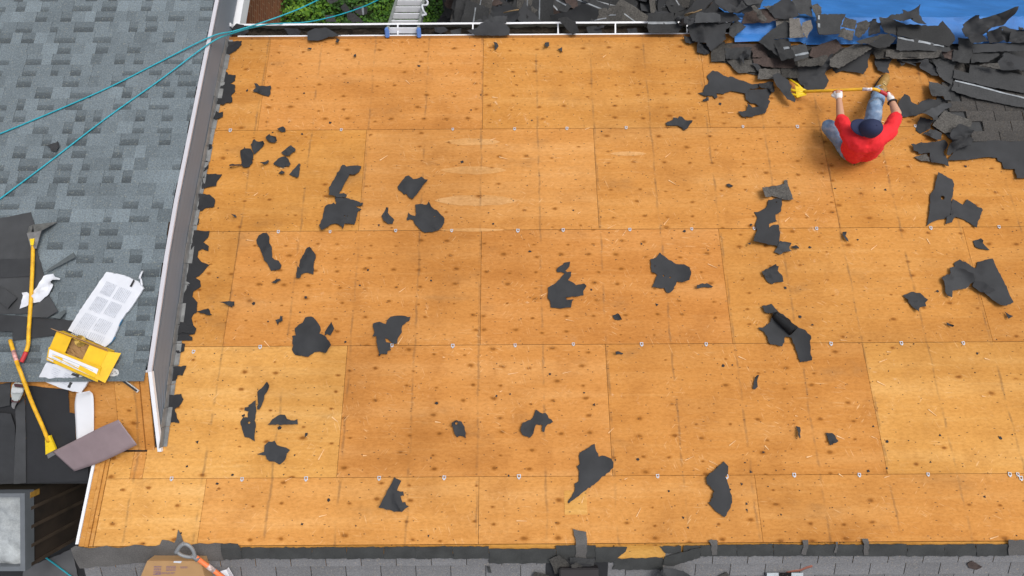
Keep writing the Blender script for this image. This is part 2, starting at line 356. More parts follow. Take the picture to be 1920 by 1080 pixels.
# sheet of felt / shingle from an outline: real thickness, creases, lifted corners
def sheet_bm(poly, zf, seed, thick=.004, amp=.01, crease=.012, curl=.03, jag=.006, grid=None, holes=(), strips=(), fmat=0):
    r = random.Random(seed); poly = [Vector(p[:2]) for p in poly]
    A = sum(poly[i-1].x*poly[i].y-poly[i].x*poly[i-1].y for i in range(len(poly)))
    if A < 0: poly.reverse()
    xs = [p.x for p in poly]; ys = [p.y for p in poly]; sz = max(max(xs)-min(xs), max(ys)-min(ys)); c = sum(poly, Vector((0, 0)))/len(poly)
    out = []
    for i, p in enumerate(poly):
        q = poly[(i+1) % len(poly)]; L = (q-p).length; k = max(1, min(14, int(L/max(.022, sz*.035)))); nrm = Vector((q.y-p.y, p.x-q.x)).normalized() if L > 1e-6 else Vector((0, 0))
        for j in range(k):
            o = 0 if j == 0 else r.gauss(0, .55)*jag
            out.append(p.lerp(q, j/k)+nrm*o)
    n0 = len(out); g = grid or max(.02, sz/11)
    def inside(p):
        w = False
        for i in range(n0):
            a, b = out[i-1], out[i]
            if (a.y > p.y) != (b.y > p.y) and p.x < (b.x-a.x)*(p.y-a.y)/(b.y-a.y)+a.x: w = not w
        return w
    inner = []; x = min(xs)+g*.5
    while x < max(xs):
        y = min(ys)+g*.5
        while y < max(ys):
            p = Vector((x+r.uniform(-.3, .3)*g, y+r.uniform(-.3, .3)*g))
            if inside(p) and min((p-q).length for q in out) > g*.45: inner.append(p)
            y += g
        x += g
    hl = []
    for (hx, hy, hr) in holes:
        hl.append((Vector((hx, hy)), hr))
        for k in range(7): inner.append(Vector((hx, hy))+hr*Vector((math.cos(k*.9), math.sin(k*.9))))
    res = delaunay_2d_cdt(out+inner, [], [list(range(n0))], 1, 1e-6)
    vs, fs = res[0], res[2]
    cr = []
    for k in range(r.choice((1, 2, 2, 3))):
        a = r.uniform(0, math.pi); o = c+Vector((r.uniform(-.3, .3), r.uniform(-.3, .3)))*sz
        cr.append((Vector((math.cos(a), math.sin(a))), o, r.uniform(.3, 1)*crease, r.uniform(.02, .06)*max(sz, .3)))
    ca = r.uniform(0, 2*math.pi); cd = Vector((math.cos(ca), math.sin(ca))); off = Vector((r.uniform(0, 50), r.uniform(0, 50), seed % 97))
    def hgt(p):
        h = .003+amp*(.5+.9*noise.noise(Vector((p.x*4.5, p.y*4.5, 0))+off))+amp*.5*abs(noise.noise(Vector((p.x*13, p.y*13, 0))+off))
        for d, o, a, w in cr:
            t = abs((p-o).cross(d)) if False else abs((p.x-o.x)*d.y-(p.y-o.y)*d.x); h += a*math.exp(-t/w*1.6)
        u = (p-c).dot(cd)/(sz*.5); h += curl*max(0, u-.35)**2*1.6
        return max(h, .002)
    bm = bmesh.new(); top = [bm.verts.new((p.x, p.y, zf(p.x, p.y)+hgt(p)+thick)) for p in vs]; bot = [bm.verts.new((v.co.x, v.co.y, v.co.z-thick)) for v in top]
    ec = {}
    kept = []
    for f in fs:
        cen = sum((vs[i] for i in f), Vector((0, 0)))/len(f)
        if any((cen-h).length < rr_ for h, rr_ in hl): continue
        kept.append(f)
    for f in kept:
        try:
            a = bm.faces.new([top[i] for i in f]); a.material_index = fmat; a.smooth = True
            b = bm.faces.new([bot[i] for i in reversed(f)]); b.material_index = fmat; b.smooth = True
        except ValueError: continue
        for i in range(len(f)):
            e = (f[i], f[(i+1) % len(f)]); ec[e] = ec.get(e, 0)+1
    for (i, j) in list(ec):
        if (j, i) not in ec:
            try: bm.faces.new((top[j], top[i], bot[i], bot[j])).material_index = fmat
            except ValueError: pass
    for (p, q, w) in strips:                                  # sealant strip laid along the top
        p, q = Vector(p[:2]), Vector(q[:2]); d = (q-p); L = d.length; nn = Vector((-d.y, d.x)).normalized()*w/2; k = max(2, int(L/.05)); prev = None
        for i in range(k+1):
            s_ = p.lerp(q, i/k); ww = r.uniform(.75, 1.1)
            pr = [Vector((e.x, e.y, zf(e.x, e.y)+hgt(e)+thick+.004)) for e in (s_-nn*ww, s_+nn*ww)]
            if prev and r.random() < .9: quad(bm, (prev[0], pr[0], pr[1], prev[1]), 1)
            prev = pr
    for e in bm.edges:
        if any(not f.smooth for f in e.link_faces): e.smooth = False
    lv = [v for v in bm.verts if not v.link_faces]
    bmesh.ops.delete(bm, geom=lv, context='VERTS')
    return bm
def flat_piece(name, org, sc, pts, mats, pl=DECK, h=.0, parent=None, tilt=(0, 0), holes=(), strips=(), seed=None, lift=0, **kw):
    ox, oy = org; px = [(ox+x/sc, oy+y/sc) for x, y in pts]
    P3 = [pl.hit(x, y, h+.006) for x, y in px]; c = sum(P3, Vector())/len(P3)
    hs_ = [(*pl.hit(ox+x/sc, oy+y/sc, h)[:2], r/sc/180) for x, y, r in holes]
    st = [(pl.hit(ox+a[0]/sc, oy+a[1]/sc, h+.01), pl.hit(ox+b[0]/sc, oy+b[1]/sc, h+.01), w) for a, b, w in strips]
    zf = lambda X, Y: pl.z(Y)+h+tilt[0]*(X-c.x)+tilt[1]*(Y-c.y)
    sd = seed if seed is not None else int(px[0][0]*7+px[0][1]*13)
    bm = sheet_bm(P3, zf, sd, holes=hs_, strips=st, **kw)
    return obj(name, bm, mats, parent, loc=Vector((c.x, c.y, pl.z(c.y)+h)))

# ================================================================== THE SETTING
bm = bmesh.new(); g = 24
for i in range(g):
    for j in range(g):
        x0, y0, w = -60+i*5, -60+j*5, 5
        quad(bm, [(x0, y0, 0), (x0+w, y0, 0), (x0+w, y0+w, 0), (x0, y0+w, 0)])
bmesh.ops.remove_doubles(bm, verts=bm.verts, dist=.001)
tagit(obj('ground', bm, GROUND), kind='structure')

XW = -3.255                                              # the side wall of the upper gable stands here
XL = -3.745                                              # left rake edge of the deck
XR = 6.5
house = empty('house', (0, 0, 0), 'house with main roof stripped to orange plywood and grey shingled wing', 'house')
# --- roof deck: dark boarding under the sheets
bm = bmesh.new(); sbox(bm, XL+.02, XR, YR+.012, YE-.004, DECK, -.12, -.016)
deck = obj('roof_deck', bm, SUBST, house)
def px_u(px, py): return D(px, py).x
rowY = [YE, D(960, 241.5).y, D(960, 431).y, D(960, 646.5).y, D(960, 893.5).y, YR]
seams = [[-3.30]+[px_u(x, 155) for x in (496, 905.5, 1321, 1742)]+[XR],
         [-3.30]+[px_u(x, 336) for x in (680, 1118, 1557)]+[px_u(1557, 336)+2.44, XR],
         [-3.30]+[px_u(x, 540) for x in (434, 901.5, 1361, 1835)]+[XR],
         [-3.30]+[px_u(x, 770) for x in (641.5, 1142, 1641)]+[XR],
         [XL+.13]+[px_u(x, 955) for x in (379, 897.5, 1423)]+[px_u(1423, 955)+2.44, XR]]
tint = {(0, 0): (.97, .97, .86), (0, 1): (1.03, 1, .98), (0, 2): (1.0, 1.0, .88), (0, 3): (.98, .97, .88), (0, 4): (.99, .97, .9),
        (1, 0): (1.02, 1.04, .9), (1, 1): (1.08, 1.10, 1.14), (1, 2): (1.03, 1.03, .98), (1, 3): (.98, .98, .84),
        (2, 0): (.98, 1.0, .9), (2, 1): (1.02, .99, .94), (2, 2): (.98, .92, .86), (2, 3): (1.02, 1.03, .93), (2, 4): (1.0, .98, .84),
        (3, 0): (1.18, 1.34, 1.38), (3, 1): (1.05, 1.03, 1.02), (3, 2): (.99, .96, .87), (3, 3): (1.13, 1.24, 1.2),
        (4, 0): (1.18, 1.36, 1.48), (4, 1): (1.14, 1.2, 1.26), (4, 2): (1.08, 1.1, 1.1), (4, 3): (1.04, 1.04, .98)}
knot = {(0, 1): .62, (0, 2): .40, (0, 3): .3, (1, 0): .12, (1, 1): .10, (1, 2): .42, (2, 0): .45, (2, 1): .55, (2, 2): .62, (2, 3): .22, (2, 4): .2,
        (3, 0): .32, (3, 1): .50, (3, 2): .36, (3, 3): .06, (4, 0): .3, (4, 1): .34, (4, 2): .28, (4, 3): .16}
def ply_sheet(X0, X1, Y0, Y1, pl, par, col=(1, 1, 1), kn=.3, h0=-.014, h1=0., name='plywood_sheet', extra=None, gap=.0018, cup=.0):
    bm = bmesh.new(); uvl = bm.loops.layers.uv.new('UVMap'); k = math.sqrt(1+pl.a**2)
    sbox(bm, X0+gap, X1-gap, Y0+gap, Y1-gap, pl, h0, h1)
    if extra: extra(bm)
    for f in bm.faces:
        for l in f.loops: l[uvl].uv = (l.vert.co.x, l.vert.co.y*k)
    o = obj(name, bm, [PLY], par); o.color = (*col, kn); return o
for r in range(5):
    s = seams[r]
    for i in range(len(s)-1):
        if s[i+1]-s[i] < .05: continue
        ply_sheet(s[i], s[i+1], rowY[r+1], rowY[r], DECK, deck, tint.get((r, i), (1, 1, .95)), knot.get((r, i), .25))
Xp = px_u(248, 870)
ply_sheet(XL+.13, Xp, rowY[4], YV-.006, DECK, deck, (1.15, 1.3, 1.3), .1); ply_sheet(Xp, -3.30, rowY[4], YV-.006, DECK, deck, (1.0, 1.0, .95), .2)
# replacement square let into the lowest row, and the pale boat-shaped patches of one sheet
pp = [D(1057, 919), D(1102, 965)]
ply_sheet(pp[0].x, pp[1].x, pp[1].y, pp[0].y, DECK, deck, (1.10, 1.25, 1.2), .02, h0=-.002, h1=.004, name='plywood_patch')
def boat(cx, cy, hw, hh):
    bm = bmesh.new(); uvl = bm.loops.layers.uv.new('UVMap'); r0 = random.Random(int(cx+cy)); ring = []
    for k in range(40):
        a = 2*math.pi*k/40; ca, sa = math.cos(a), math.sin(a)
        p = D(cx+hw*math.copysign(abs(ca)**.85, ca), cy+hh*math.copysign(abs(sa)**1.5, sa)*(1+r0.uniform(-.12, .12))); p.z += .0022; ring.append(bm.verts.new(p))
    f = bm.faces.new(ring)
    low = [bm.verts.new(v.co-Vector((0, 0, .002))) for v in ring]
    for i in range(40): bm.faces.new((ring[i-1], ring[i], low[i], low[i-1]))
    for f in bm.faces:
        for l in f.loops: l[uvl].uv = (l.vert.co.x, l.vert.co.y*1.07)
    o = obj('veneer_patch', bm, PLY, deck); o.color = (1.16, 1.36, 1.9, 0)
for a in ((886, 266, 52, 6.5), (888, 319, 62, 7.5), (893, 376, 78, 10), (885, 431, 60, 3), (1178, 288, 34, 4)): boat(*a)
# --- metal clips in the horizontal joints
def clip_mesh():
    bm = bmesh.new()
    for k in range(4):
        a = k*math.pi/2; m = Euler((0, 0, a))
        box(bm, m.to_matrix() @ Vector((0, .0185, .004)), (.048 if k % 2 else .026, .010, .004), m)
    box(bm, (0, -.03, .0065), (.022, .016, .003))
    me = bpy.data.meshes.new('plywood_clip'); bm.to_mesh(me); bm.free(); me.materials.append(plain('galvanised clip', (.50, .54, .60), .45, .25, 60)); return me
CM = clip_mesh(); tl = math.atan(-M)
clips = [(640, 243), (849, 242), (965, 241.5), (1063, 240.5), (1174, 239), (1393, 237), (1495, 237), (1716, 236), (432, 244),
         (522, 434), (619, 434), (742, 432), (847, 432), (971, 432), (1056, 431), (1181, 430), (1297, 429), (1414, 428), (1531, 428), (1745, 427), (1873, 425),
         (488, 650), (735, 647), (849, 648), (966, 647), (1075, 645), (1203, 645), (1324, 645), (1558, 644), (1690, 643), (1806, 643),
         (322, 897), (454, 898), (574, 897), (711, 896), (833, 895), (973, 893), (1233, 892), (1489, 890), (1611, 890), (1740, 889), (1893, 889), (1908, 889), (1914, 896), (363, 659), (1362, 893)]
for (x, y) in clips:
    o = bpy.data.objects.new('plywood_clip', CM); COL.objects.link(o); o.parent = deck; o.matrix_parent_inverse = world_of(deck).inverted()
    o.location = D(x, y, .004); o.rotation_euler = (tl, 0, R.uniform(-.15, .15)); s_ = R.uniform(.52, .70); o.scale = (s_, s_, s_)
# --- eave edge board, drip edge, gutter
bm = bmesh.new(); uvl = bm.loops.layers.uv.new('UVMap'); box(bm, ((XW+XR)/2, YE+.018, ZE-.03), (XR-XW, .036, .034))
for f in bm.faces:
    for l in f.loops: l[uvl].uv = (l.vert.co.x, l.vert.co.y)
o = obj('eave_board', bm, PLY, house); o.color = (.62, .6, .6, .3)
XGE = 3.9; XG0 = -3.13
bm = bmesh.new(); box(bm, ((XG0+XGE)/2, YE+.045, ZE-.035), (XGE-XG0, .020, .014)); box(bm, ((XG0+XGE)/2, YE+.038, ZE-.11), (XGE-XG0, .006, .14))
obj('drip_edge', bm, WHITE, house)
bm = bmesh.new(); y0, y1 = YE+.06, YE+.187; zt = ZE-.045
prof = [(y0, zt), (y0, zt-.115), (y1-.03, zt-.115), (y1-.012, zt-.07), (y1, zt-.02), (y1, zt+.0)]
def gz(X): return -.02*math.sin((X+2)*.7)*.2
for (a, b) in zip(prof, prof[1:]):
    quad(bm, [(XG0, a[0], a[1]), (XGE, a[0], a[1]), (XGE, b[0], b[1]), (XG0, b[0], b[1])])
    quad(bm, [(XGE, a[0]+.002, a[1]-.002), (XG0, a[0]+.002, a[1]-.002), (XG0, b[0]+.002, b[1]-.002), (XGE, b[0]+.002, b[1]-.002)])
quad(bm, [(XG0, y0, zt-.115), (XG0, y1, zt-.1), (XG0, y1, zt), (XG0, y0, zt)])
gutter = obj('gutter', bm, GUTI, house)
bm = bmesh.new(); segs = [(XG0, px_u(890, 48)+.25), (px_u(948, 48)+.1, px_u(1290, 48)+.05), (px_u(1290, 48)+.06, XGE)]
nseg = 60
for i in range(nseg):
    a, b = XG0+(XGE-XG0)*i/nseg, XG0+(XGE-XG0)*(i+1)/nseg
    box(bm, ((a+b)/2, y1-.004+.004*noise.noise(Vector((a*1.3, 0, 3))), zt+.004+.004*noise.noise(Vector((a, 7, 0)))), (b-a+.002, .020, .011))
obj('gutter_lip', bm, WHITE, gutter)
bm = bmesh.new(); nx = 260
vv = []
for i in range(nx+1):
    X = XG0+(XGE-XG0)*i/nx; vv.append([bm.verts.new((X, y0+.004+(y1-.02-y0)*j/5, zt-.085+.035*noise.noise(Vector((X*6, j*.7, 1)))+.02*noise.noise(Vector((X*21, j, 4))))) for j in range(6)])
for i in range(nx):
    for j in range(5): bm.faces.new((vv[i][j], vv[i+1][j], vv[i+1][j+1], vv[i][j+1]))
obj('gutter_sludge', bm, SLUDGE, gutter)
for x in (459, 747, 887, 1046, 1153, 1287, 1420):
    bm = bmesh.new(); X = px_u(x, 58)*1.005; box(bm, (X, (y0+y1)/2, zt+.004), (.016, y1-y0, .012)); obj('gutter_hanger', bm, WHITE, gutter)
# --- house body below the roof
def wallbox(name, X0, X1, Y0, Y1, z0, z1, m, par=house):
    bm = bmesh.new(); box(bm, ((X0+X1)/2, (Y0+Y1)/2, (z0+z1)/2), (X1-X0, Y1-Y0, z1-z0)); return obj(name, bm, m, par)
wallbox('front_wall', XW+.15, XR-.1, YE-.28, YE-.12, 0, ZE-.14, SIDING)
wallbox('end_wall', XR-.25, XR-.1, YR-1.5, YE-.29, 0, ZE-.2, SIDING)
wallbox('fascia_board', XW+.1, XR, YE-.012, YE+.034, ZE-.2, ZE-.05, WHITE)

# ---- shingle courses on a plane: dn=+1 means courses run downslope towards +Y
def courses(name, pl, X0, X1, Ystart, n, expo, dn, m, par, tabw=None, lam=False, seed=1, xedge=None, skip=None, thick=.006, lift=0., rough=.25):
    """n courses beginning at Ystart (upslope end) and running downslope in direction dn; each course overlaps the one below"""
    r = random.Random(seed); bm = bmesh.new(); cl = bm.loops.layers.color.new('tone') if False else bm.loops.layers.float_color.new('tone')
    k = 1/math.sqrt(1+pl.a**2); ex = expo*k
    def face(pts, tones):
        f = bm.faces.new([bm.verts.new(p) for p in pts])
        for l, t in zip(f.loops, tones): l[cl] = (t, t, t, 1)
    def P_(X, Y, h): return Vector((X, Y, pl.z(Y)+h+lift))
    for c in range(n):
        ya, yb = Ystart+dn*ex*c, Ystart+dn*ex*(c+1)
        X = X0-r.uniform(0, .3); xe = (xedge(c) if xedge else X1)
        if tabw: X = X0-(c % 2)*tabw/2-r.uniform(0, .02)
        prevteeth = False
        while X < xe:
            if tabw: w = tabw
            else: w = r.choice((.09, .11, .13, .15, .17, .2))*r.uniform(.85, 1.15)
            a, b = max(X, X0), min(X+w, xe); X += w
            if b-a < .004: continue
            if skip and skip((a+b)/2, (ya+yb)/2): continue
            if tabw:
                t = r.uniform(1-rough*.5, 1+rough*.5); g = .0035
                hu, hd = .002, thick
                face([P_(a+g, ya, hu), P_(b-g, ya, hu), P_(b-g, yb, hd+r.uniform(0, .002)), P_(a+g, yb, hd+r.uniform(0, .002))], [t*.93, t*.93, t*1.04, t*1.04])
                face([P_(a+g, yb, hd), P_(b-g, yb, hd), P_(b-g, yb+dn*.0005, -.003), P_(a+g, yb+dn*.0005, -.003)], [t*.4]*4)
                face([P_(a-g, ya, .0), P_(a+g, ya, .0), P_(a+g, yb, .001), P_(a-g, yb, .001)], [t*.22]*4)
            else:
                teeth = (not prevteeth) or r.random() < .22; prevteeth = teeth
                hd = .010 if teeth else .0055
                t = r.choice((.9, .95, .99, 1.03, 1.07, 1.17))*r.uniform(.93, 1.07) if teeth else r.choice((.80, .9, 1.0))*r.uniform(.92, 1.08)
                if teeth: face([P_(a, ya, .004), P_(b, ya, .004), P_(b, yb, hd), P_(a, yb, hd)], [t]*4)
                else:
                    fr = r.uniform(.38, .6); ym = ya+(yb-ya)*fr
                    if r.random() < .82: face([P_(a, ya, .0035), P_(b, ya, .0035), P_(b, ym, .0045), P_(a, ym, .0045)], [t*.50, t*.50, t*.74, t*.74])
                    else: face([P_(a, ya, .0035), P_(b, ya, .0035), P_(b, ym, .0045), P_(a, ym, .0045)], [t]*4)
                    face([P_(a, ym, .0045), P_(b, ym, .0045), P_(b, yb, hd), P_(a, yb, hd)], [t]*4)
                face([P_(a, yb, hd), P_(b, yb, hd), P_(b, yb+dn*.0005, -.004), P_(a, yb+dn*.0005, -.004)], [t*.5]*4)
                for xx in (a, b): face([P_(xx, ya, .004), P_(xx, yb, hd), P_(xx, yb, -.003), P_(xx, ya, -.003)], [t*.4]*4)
    if dn > 0:
        pass
    bmesh.ops.recalc_face_normals(bm, faces=bm.faces)
    return obj(name, bm, m, par)
def bend(o):                                             # the old wall is slightly out of square
    for v in o.data.vertices: v.co.x += .085*max(0, min(1, (.6-v.co.y)/2.04))+.025*max(0, (v.co.y-.6)/2.3)
    return o
# --- upper gable (left): sub-roof slab, shingles, side wall, trims
ytop = YE+2.75
bm = bmesh.new(); sbox(bm, -7.0, XW-.09, YRD, ytop, DORM, -.12, -.004)
# near slope of the same gable, boarded and falling towards the viewer
wing = bend(obj('wing_roof', bm, SUBST, house))
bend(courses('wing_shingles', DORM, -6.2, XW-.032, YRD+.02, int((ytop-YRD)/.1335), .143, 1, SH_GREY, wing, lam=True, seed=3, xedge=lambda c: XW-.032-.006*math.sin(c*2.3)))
bm = bmesh.new(); sbox(bm, -6.2, XW-.04, YRD-.10, YRD+.055, DORM, .006, .014); clr = bm.loops.layers.float_color.new('tone')
for f in bm.faces:
    for l in f.loops: l[clr] = (.82, .82, .82, 1)
bend(obj('ridge_course', bm, SH_GREY, wing))
# side wall: lap boards follow the slope line
bm = bmesh.new(); yb0 = YV+.02
for k in range(6):
    ta, tb = k/6, (k+1)/6; pr = []
    for (Y, hh) in [(ytop+(YRD-ytop)*q/10, .41) for q in range(11)]+[(yb0, .015)]:
        zb = DECK.z(Y)-.02
        pr.append((Y, zb+(hh-.02)*ta, zb+(hh-.02)*tb))
    for (Ya, a0, a1), (Yb, b0, b1) in zip(pr, pr[1:]):
        quad(bm, [(XW+.012, Ya, a0), (XW+.012, Yb, b0), (XW+.002, Yb, b1), (XW+.002, Ya, a1)])
        quad(bm, [(XW+.002, Ya, a1), (XW+.002, Yb, b1), (XW+.012, Yb, b1+.0001), (XW+.012, Ya, a1+.0001)])
hexa(bm, [(XW-.15, ytop, DECK.z(ytop)-.02), (XW-.15, yb0, DECK.z(yb0)-.3), (XW-.06, yb0, DECK.z(yb0)-.3), (XW-.06, ytop, DECK.z(ytop)-.02)],
     [(XW-.15, ytop, DORM.z(ytop)-.02), (XW-.15, YRD, ZRD-.12), (XW-.06, YRD, ZRD-.06), (XW-.06, ytop, DORM.z(ytop)-.04)])
bend(obj('side_wall', bm, SIDING, house))
bm = bmesh.new()
def strip3(bm, X0, X1, pts, t):
    for (Ya, za), (Yb, zb) in zip(pts, pts[1:]):
        hexa(bm, [(X0, Ya, za-t), (X1, Ya, za-t), (X1, Yb, zb-t), (X0, Yb, zb-t)], [(X0, Ya, za), (X1, Ya, za), (X1, Yb, zb), (X0, Yb, zb)])
YY = [YRD-.02+(ytop-YRD)*k/12 for k in range(13)]; strip3(bm, XW-.024, XW+.014, [(Y, DORM.z(Y)+.010) for Y in YY], .020)
bend(obj('rake_trim', bm, TRIM, house))
bm = bmesh.new()
strip3(bm, XW-.020, XW+.014, [(YV+.0, DECK.z(YV)+.03), (YRD-.02, ZRD+.012)], .035)
strip3(bm, XW-.10, XW-.029, [(YRD-.03, ZRD+.0), (YRD-.01, ZRD+.012)], .05)
bend(obj('gable_trim', bm, WHITE, house))
# step flashing along the wall foot
bm = bmesh.new(); Y = YV+.04; rr2 = random.Random(4)
while Y < YE-.02:
    L = .19*rr2.uniform(.85, 1.1); w = rr2.uniform(.035, .05); hh = rr2.uniform(.012, .02)
    sbox(bm, XW+.014, XW+.014+w, Y, min(Y+L-.004, YE-.01), DECK, hh-.004, hh)
    sbox(bm, XW+.0135, XW+.0175, Y, min(Y+L-.004, YE-.01), DECK, hh, hh+.07+rr2.uniform(0, .02))
    Y += L
bend(obj('step_flashing', bm, FLASH, house))
# --- near slope of the gable: stripped boards, black felt
bm = bmesh.new()
yn1 = NEAR.hit(60, 908).y
sbox(bm, -7.0, -3.20, YV, YRD-.003, NEAR, -.1, -.016)
sbox(bm, -7.0, XL-.0, yn1, YV-.001, NEAR, -.1, -.016)
near = obj('near_slope', bm, FELTD, house)
def nX(px, py): return NEAR.hit(px, py).x
for x0, x1, c in ((-6.5, nX(30, 715), (.95, .95, .9)), (nX(30, 715), nX(140, 715), (.98, .95, .88)), (nX(130, 760), nX(218, 760), (.95, .95, .88)), (nX(218, 760), nX(258, 760), (1.05, 1.08, 1.0))):
    ply_sheet(x0, x1, YV+.01 if x1 > nX(130, 760)+.01 else NEAR.hit(60, 745).y, YRD-.012, NEAR, near, c, .15)
for x0, x1, h in ((nX(258, 760), nX(266, 760), .012), (nX(266, 760)+.004, nX(283, 760), .004)):
    ply_sheet(x0, x1, YV+.012, YRD-.012, NEAR, near, (1.0, 1.0, .95), .1, h1=h, name='edge_board')
# --- left rake of the deck: edge boards, white trim, felt wrapped wall
for x0, x1, h in ((XL+.004, XL+.055, .004), (XL+.057, XL+.092, .012), (XL+.094, XL+.127, .003)):
    ply_sheet(x0, x1, YR+.0, YV-.03, DECK, deck, (1.0, 1.05, 1.0), .12, h1=h, name='edge_board')
bm = bmesh.new(); strip3(bm, XL-.024, XL+.001, [(YR+.02, DECK.z(YR+.02)+.008), (YV+.02, DECK.z(YV+.02)+.008)], .16); obj('rake_trim', bm, WHITE, house)
wallbox('rake_wall', XL-.0, XL+.15, YR, YV, ZR-1.4, ZR-.42, FELTD)
# dark felt over the near slope
def near_felt(org, sc, pts, m, h, **kw): return flat_piece('felt_underlayment', org, sc, pts, m, NEAR, h, parent=house, amp=.004, crease=.006, curl=0, jag=.003, **kw)
NB = (0, 620); NS = 3.856
near_felt(NB, NS, [(180, 395), (495, 425), (505, 590), (545, 600), (550, 790), (640, 990), (640, 1085), (400, 1095), (190, 1105), (190, 1000), (185, 560)], FELTD, .0)
near_felt(NB, NS, [(-60, 590), (80, 600), (110, 690), (110, 1105), (-60, 1110)], FELT, .004)
near_felt(NB, NS, [(112, 560), (175, 470), (185, 600), (190, 1100), (100, 1108), (118, 700)], FELTL, .012)
near_felt(NB, NS, [(-40, 390), (80, 375), (70, 540), (-40, 560)], FELTL, .006)
LOW = Plane(ZRD-.95, 0)
bm = bmesh.new(); sbox(bm, -7.5, XL-.03, -4.2, yn1+.05, LOW, -.1, 0); obj('lower_roof', bm, FELTD, house)
def low_felt(pts, m, h): return flat_piece('felt_underlayment', (0, 840), 4.5, pts, m, LOW, h, parent=house, amp=.004, crease=.006, curl=0, jag=.003)
low_felt([(200, 1020), (420, 930), (610, 850), (680, 1200), (180, 1200)], plain('grey lower felt', (.10, .102, .108), .9, .2, 5), .01)
low_felt([(498, 540), (515, 480), (525, 500), (523, 540)], DKOR, .022); low_felt([(510, 690), (520, 640), (545, 590), (550, 630), (540, 670)], DKOR, .022)
# felt on the stripped corner of the upper gable
DB = (0, 360); DS = 3.176
def dorm_felt(pts, m, h, **kw): return flat_piece('felt_underlayment', DB, DS, pts, m, DORM, h, parent=house, amp=.004, crease=.006, curl=0, jag=.003, **kw)
dorm_felt([(-40, 165), (185, 120), (205, 185), (215, 330), (265, 500), (300, 640), (180, 725), (-40, 725)], FELTL, .012)
dorm_felt([(-40, 400), (180, 395), (205, 420), (205, 500), (-40, 515)], FELT, .022)
dorm_felt([(-40, 725), (440, 765), (430, 840), (80, 885), (75, 830), (-40, 830)], FELT, .014)
# --- chimney with stained boarded side and metal cap
cz = ZRD-.06; q = atz(48, 925, cz); q2 = atz(48, 1066, cz)
chx, chy0, chy1 = q.x, q2.y, q.y
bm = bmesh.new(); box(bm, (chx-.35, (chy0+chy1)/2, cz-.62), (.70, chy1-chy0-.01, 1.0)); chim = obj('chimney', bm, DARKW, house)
for k in range(4):
    yy = chy0+(chy1-chy0)*(k+.1)/4; bm = bmesh.new(); box(bm, (chx+.008, yy, cz-.55), (.014, .03, 1.0)); obj('batten', bm, plain('batten wood', (.05, .034, .022), .8, .5, 5), chim)
bm = bmesh.new(); box(bm, (chx+.006, chy1-.03, cz-.10), (.02, .05, .12)); obj('bare_board', bm, DKOR, chim)
bm = bmesh.new()
for (c, s) in (((chx-.008, (chy0+chy1)/2, cz-.03), (.042, chy1-chy0+.02, .12)), ((chx-.37, chy1-.008, cz-.03), (.68, .034, .12)), ((chx-.37, chy0+.01, cz-.03), (.68, .04, .12))): box(bm, c, s)
obj('cap', bm, CAPM, chim)
bm = bmesh.new(); n_ = 14; gr = [[bm.verts.new((chx-.03-.64*i/n_, chy0+.03+(chy1-chy0-.05)*j/n_, cz-.035+.07*noise.noise(Vector((i*.45, j*.45, 2)))+.02*noise.noise(Vector((i*1.4, j*1.4, 6)))*(1 if i > 1 else .2))) for j in range(n_+1)] for i in range(n_+1)]
for i in range(n_):
    for j in range(n_): bm.faces.new((gr[i][j], gr[i][j+1], gr[i+1][j+1], gr[i+1][j]))
obj('crown', bm, CEMENT, chim, smooth=True)
# --- far slope beyond the ridge (bottom of frame)
bm = bmesh.new(); sbox(bm, XL, XR, YR-2.2, YR-.002, FAR, -.12, -.012); farr = obj('ridge_slope', bm, SUBST, house)
ply_sheet(XL+.05, XR, YR-.26, YR-.004, FAR, farr, (1.18, 1.28, 1.05), .08)
ply_sheet(FAR.hit(1150, 1040).x, FAR.hit(1247, 1040).x, FAR.hit(1200, 1047).y, YR-.012, FAR, farr, (1.15, 1.3, 1.1), .05, h0=.004, h1=.015)
FX0 = FAR.hit(150, 1062).x
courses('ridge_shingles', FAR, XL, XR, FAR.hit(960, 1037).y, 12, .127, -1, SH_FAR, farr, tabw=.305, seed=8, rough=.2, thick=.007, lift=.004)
def far_piece(name, pts, m, h, org=(0, 0), sc=1, **kw):
    k = dict(amp=.004, crease=.004, curl=0, jag=.006); k.update(kw)
    return flat_piece(name, org, sc, pts, m, FAR, h, parent=house, **k)
BRN = plain('brown ridge shingle', (.105, .100, .096), .93, .2, 5, bump=.6, bscale=120, speck=.55, spscale=110)
UND = plain('black shingle underside', (.044, .046, .045), .9, .3, 7, bump=.5, bscale=60, speck=.25)
def ridge_piece(name, pts, m, h, **kw):                 # wraps over the ridge line: part on the deck, part beyond
    k = dict(amp=.004, crease=.004, curl=0, jag=.006); k.update(kw)
    class W_:
        z0 = ZR; a = 0
        def z(s, Y): return ZR-M*abs(Y-YR)
        def hit(s, x, y, h=0):
            p = DECK.hit(x, y, h)
            return p if p.y > YR else FAR.hit(x, y, h)
    return flat_piece(name, (0, 0), 1, pts, m, W_(), h, parent=house, **k)
ridge_piece('torn_ridge_shingle', [(133, 1028), (142, 1023), (169, 1028), (200, 1023), (222, 1027), (242, 1024), (253, 1021), (291, 1024), (300, 1021), (304, 1012), (315, 1013), (327, 1018), (331, 1010), (334, 993), (340, 1004), (345, 1020), (360, 1021), (375, 1018), (390, 1020), (403, 1018), (418, 1019), (419, 1051), (330, 1052), (250, 1056), (150, 1066), (138, 1045)], BRN, .012)
ridge_piece('torn_ridge_shingle', [(414, 1019), (437, 1019), (446, 1020), (452, 1028), (453, 1048), (420, 1050)], UND, .02)
xs_ = [452, 505, 516, 585, 650, 720, 780, 850, 917]
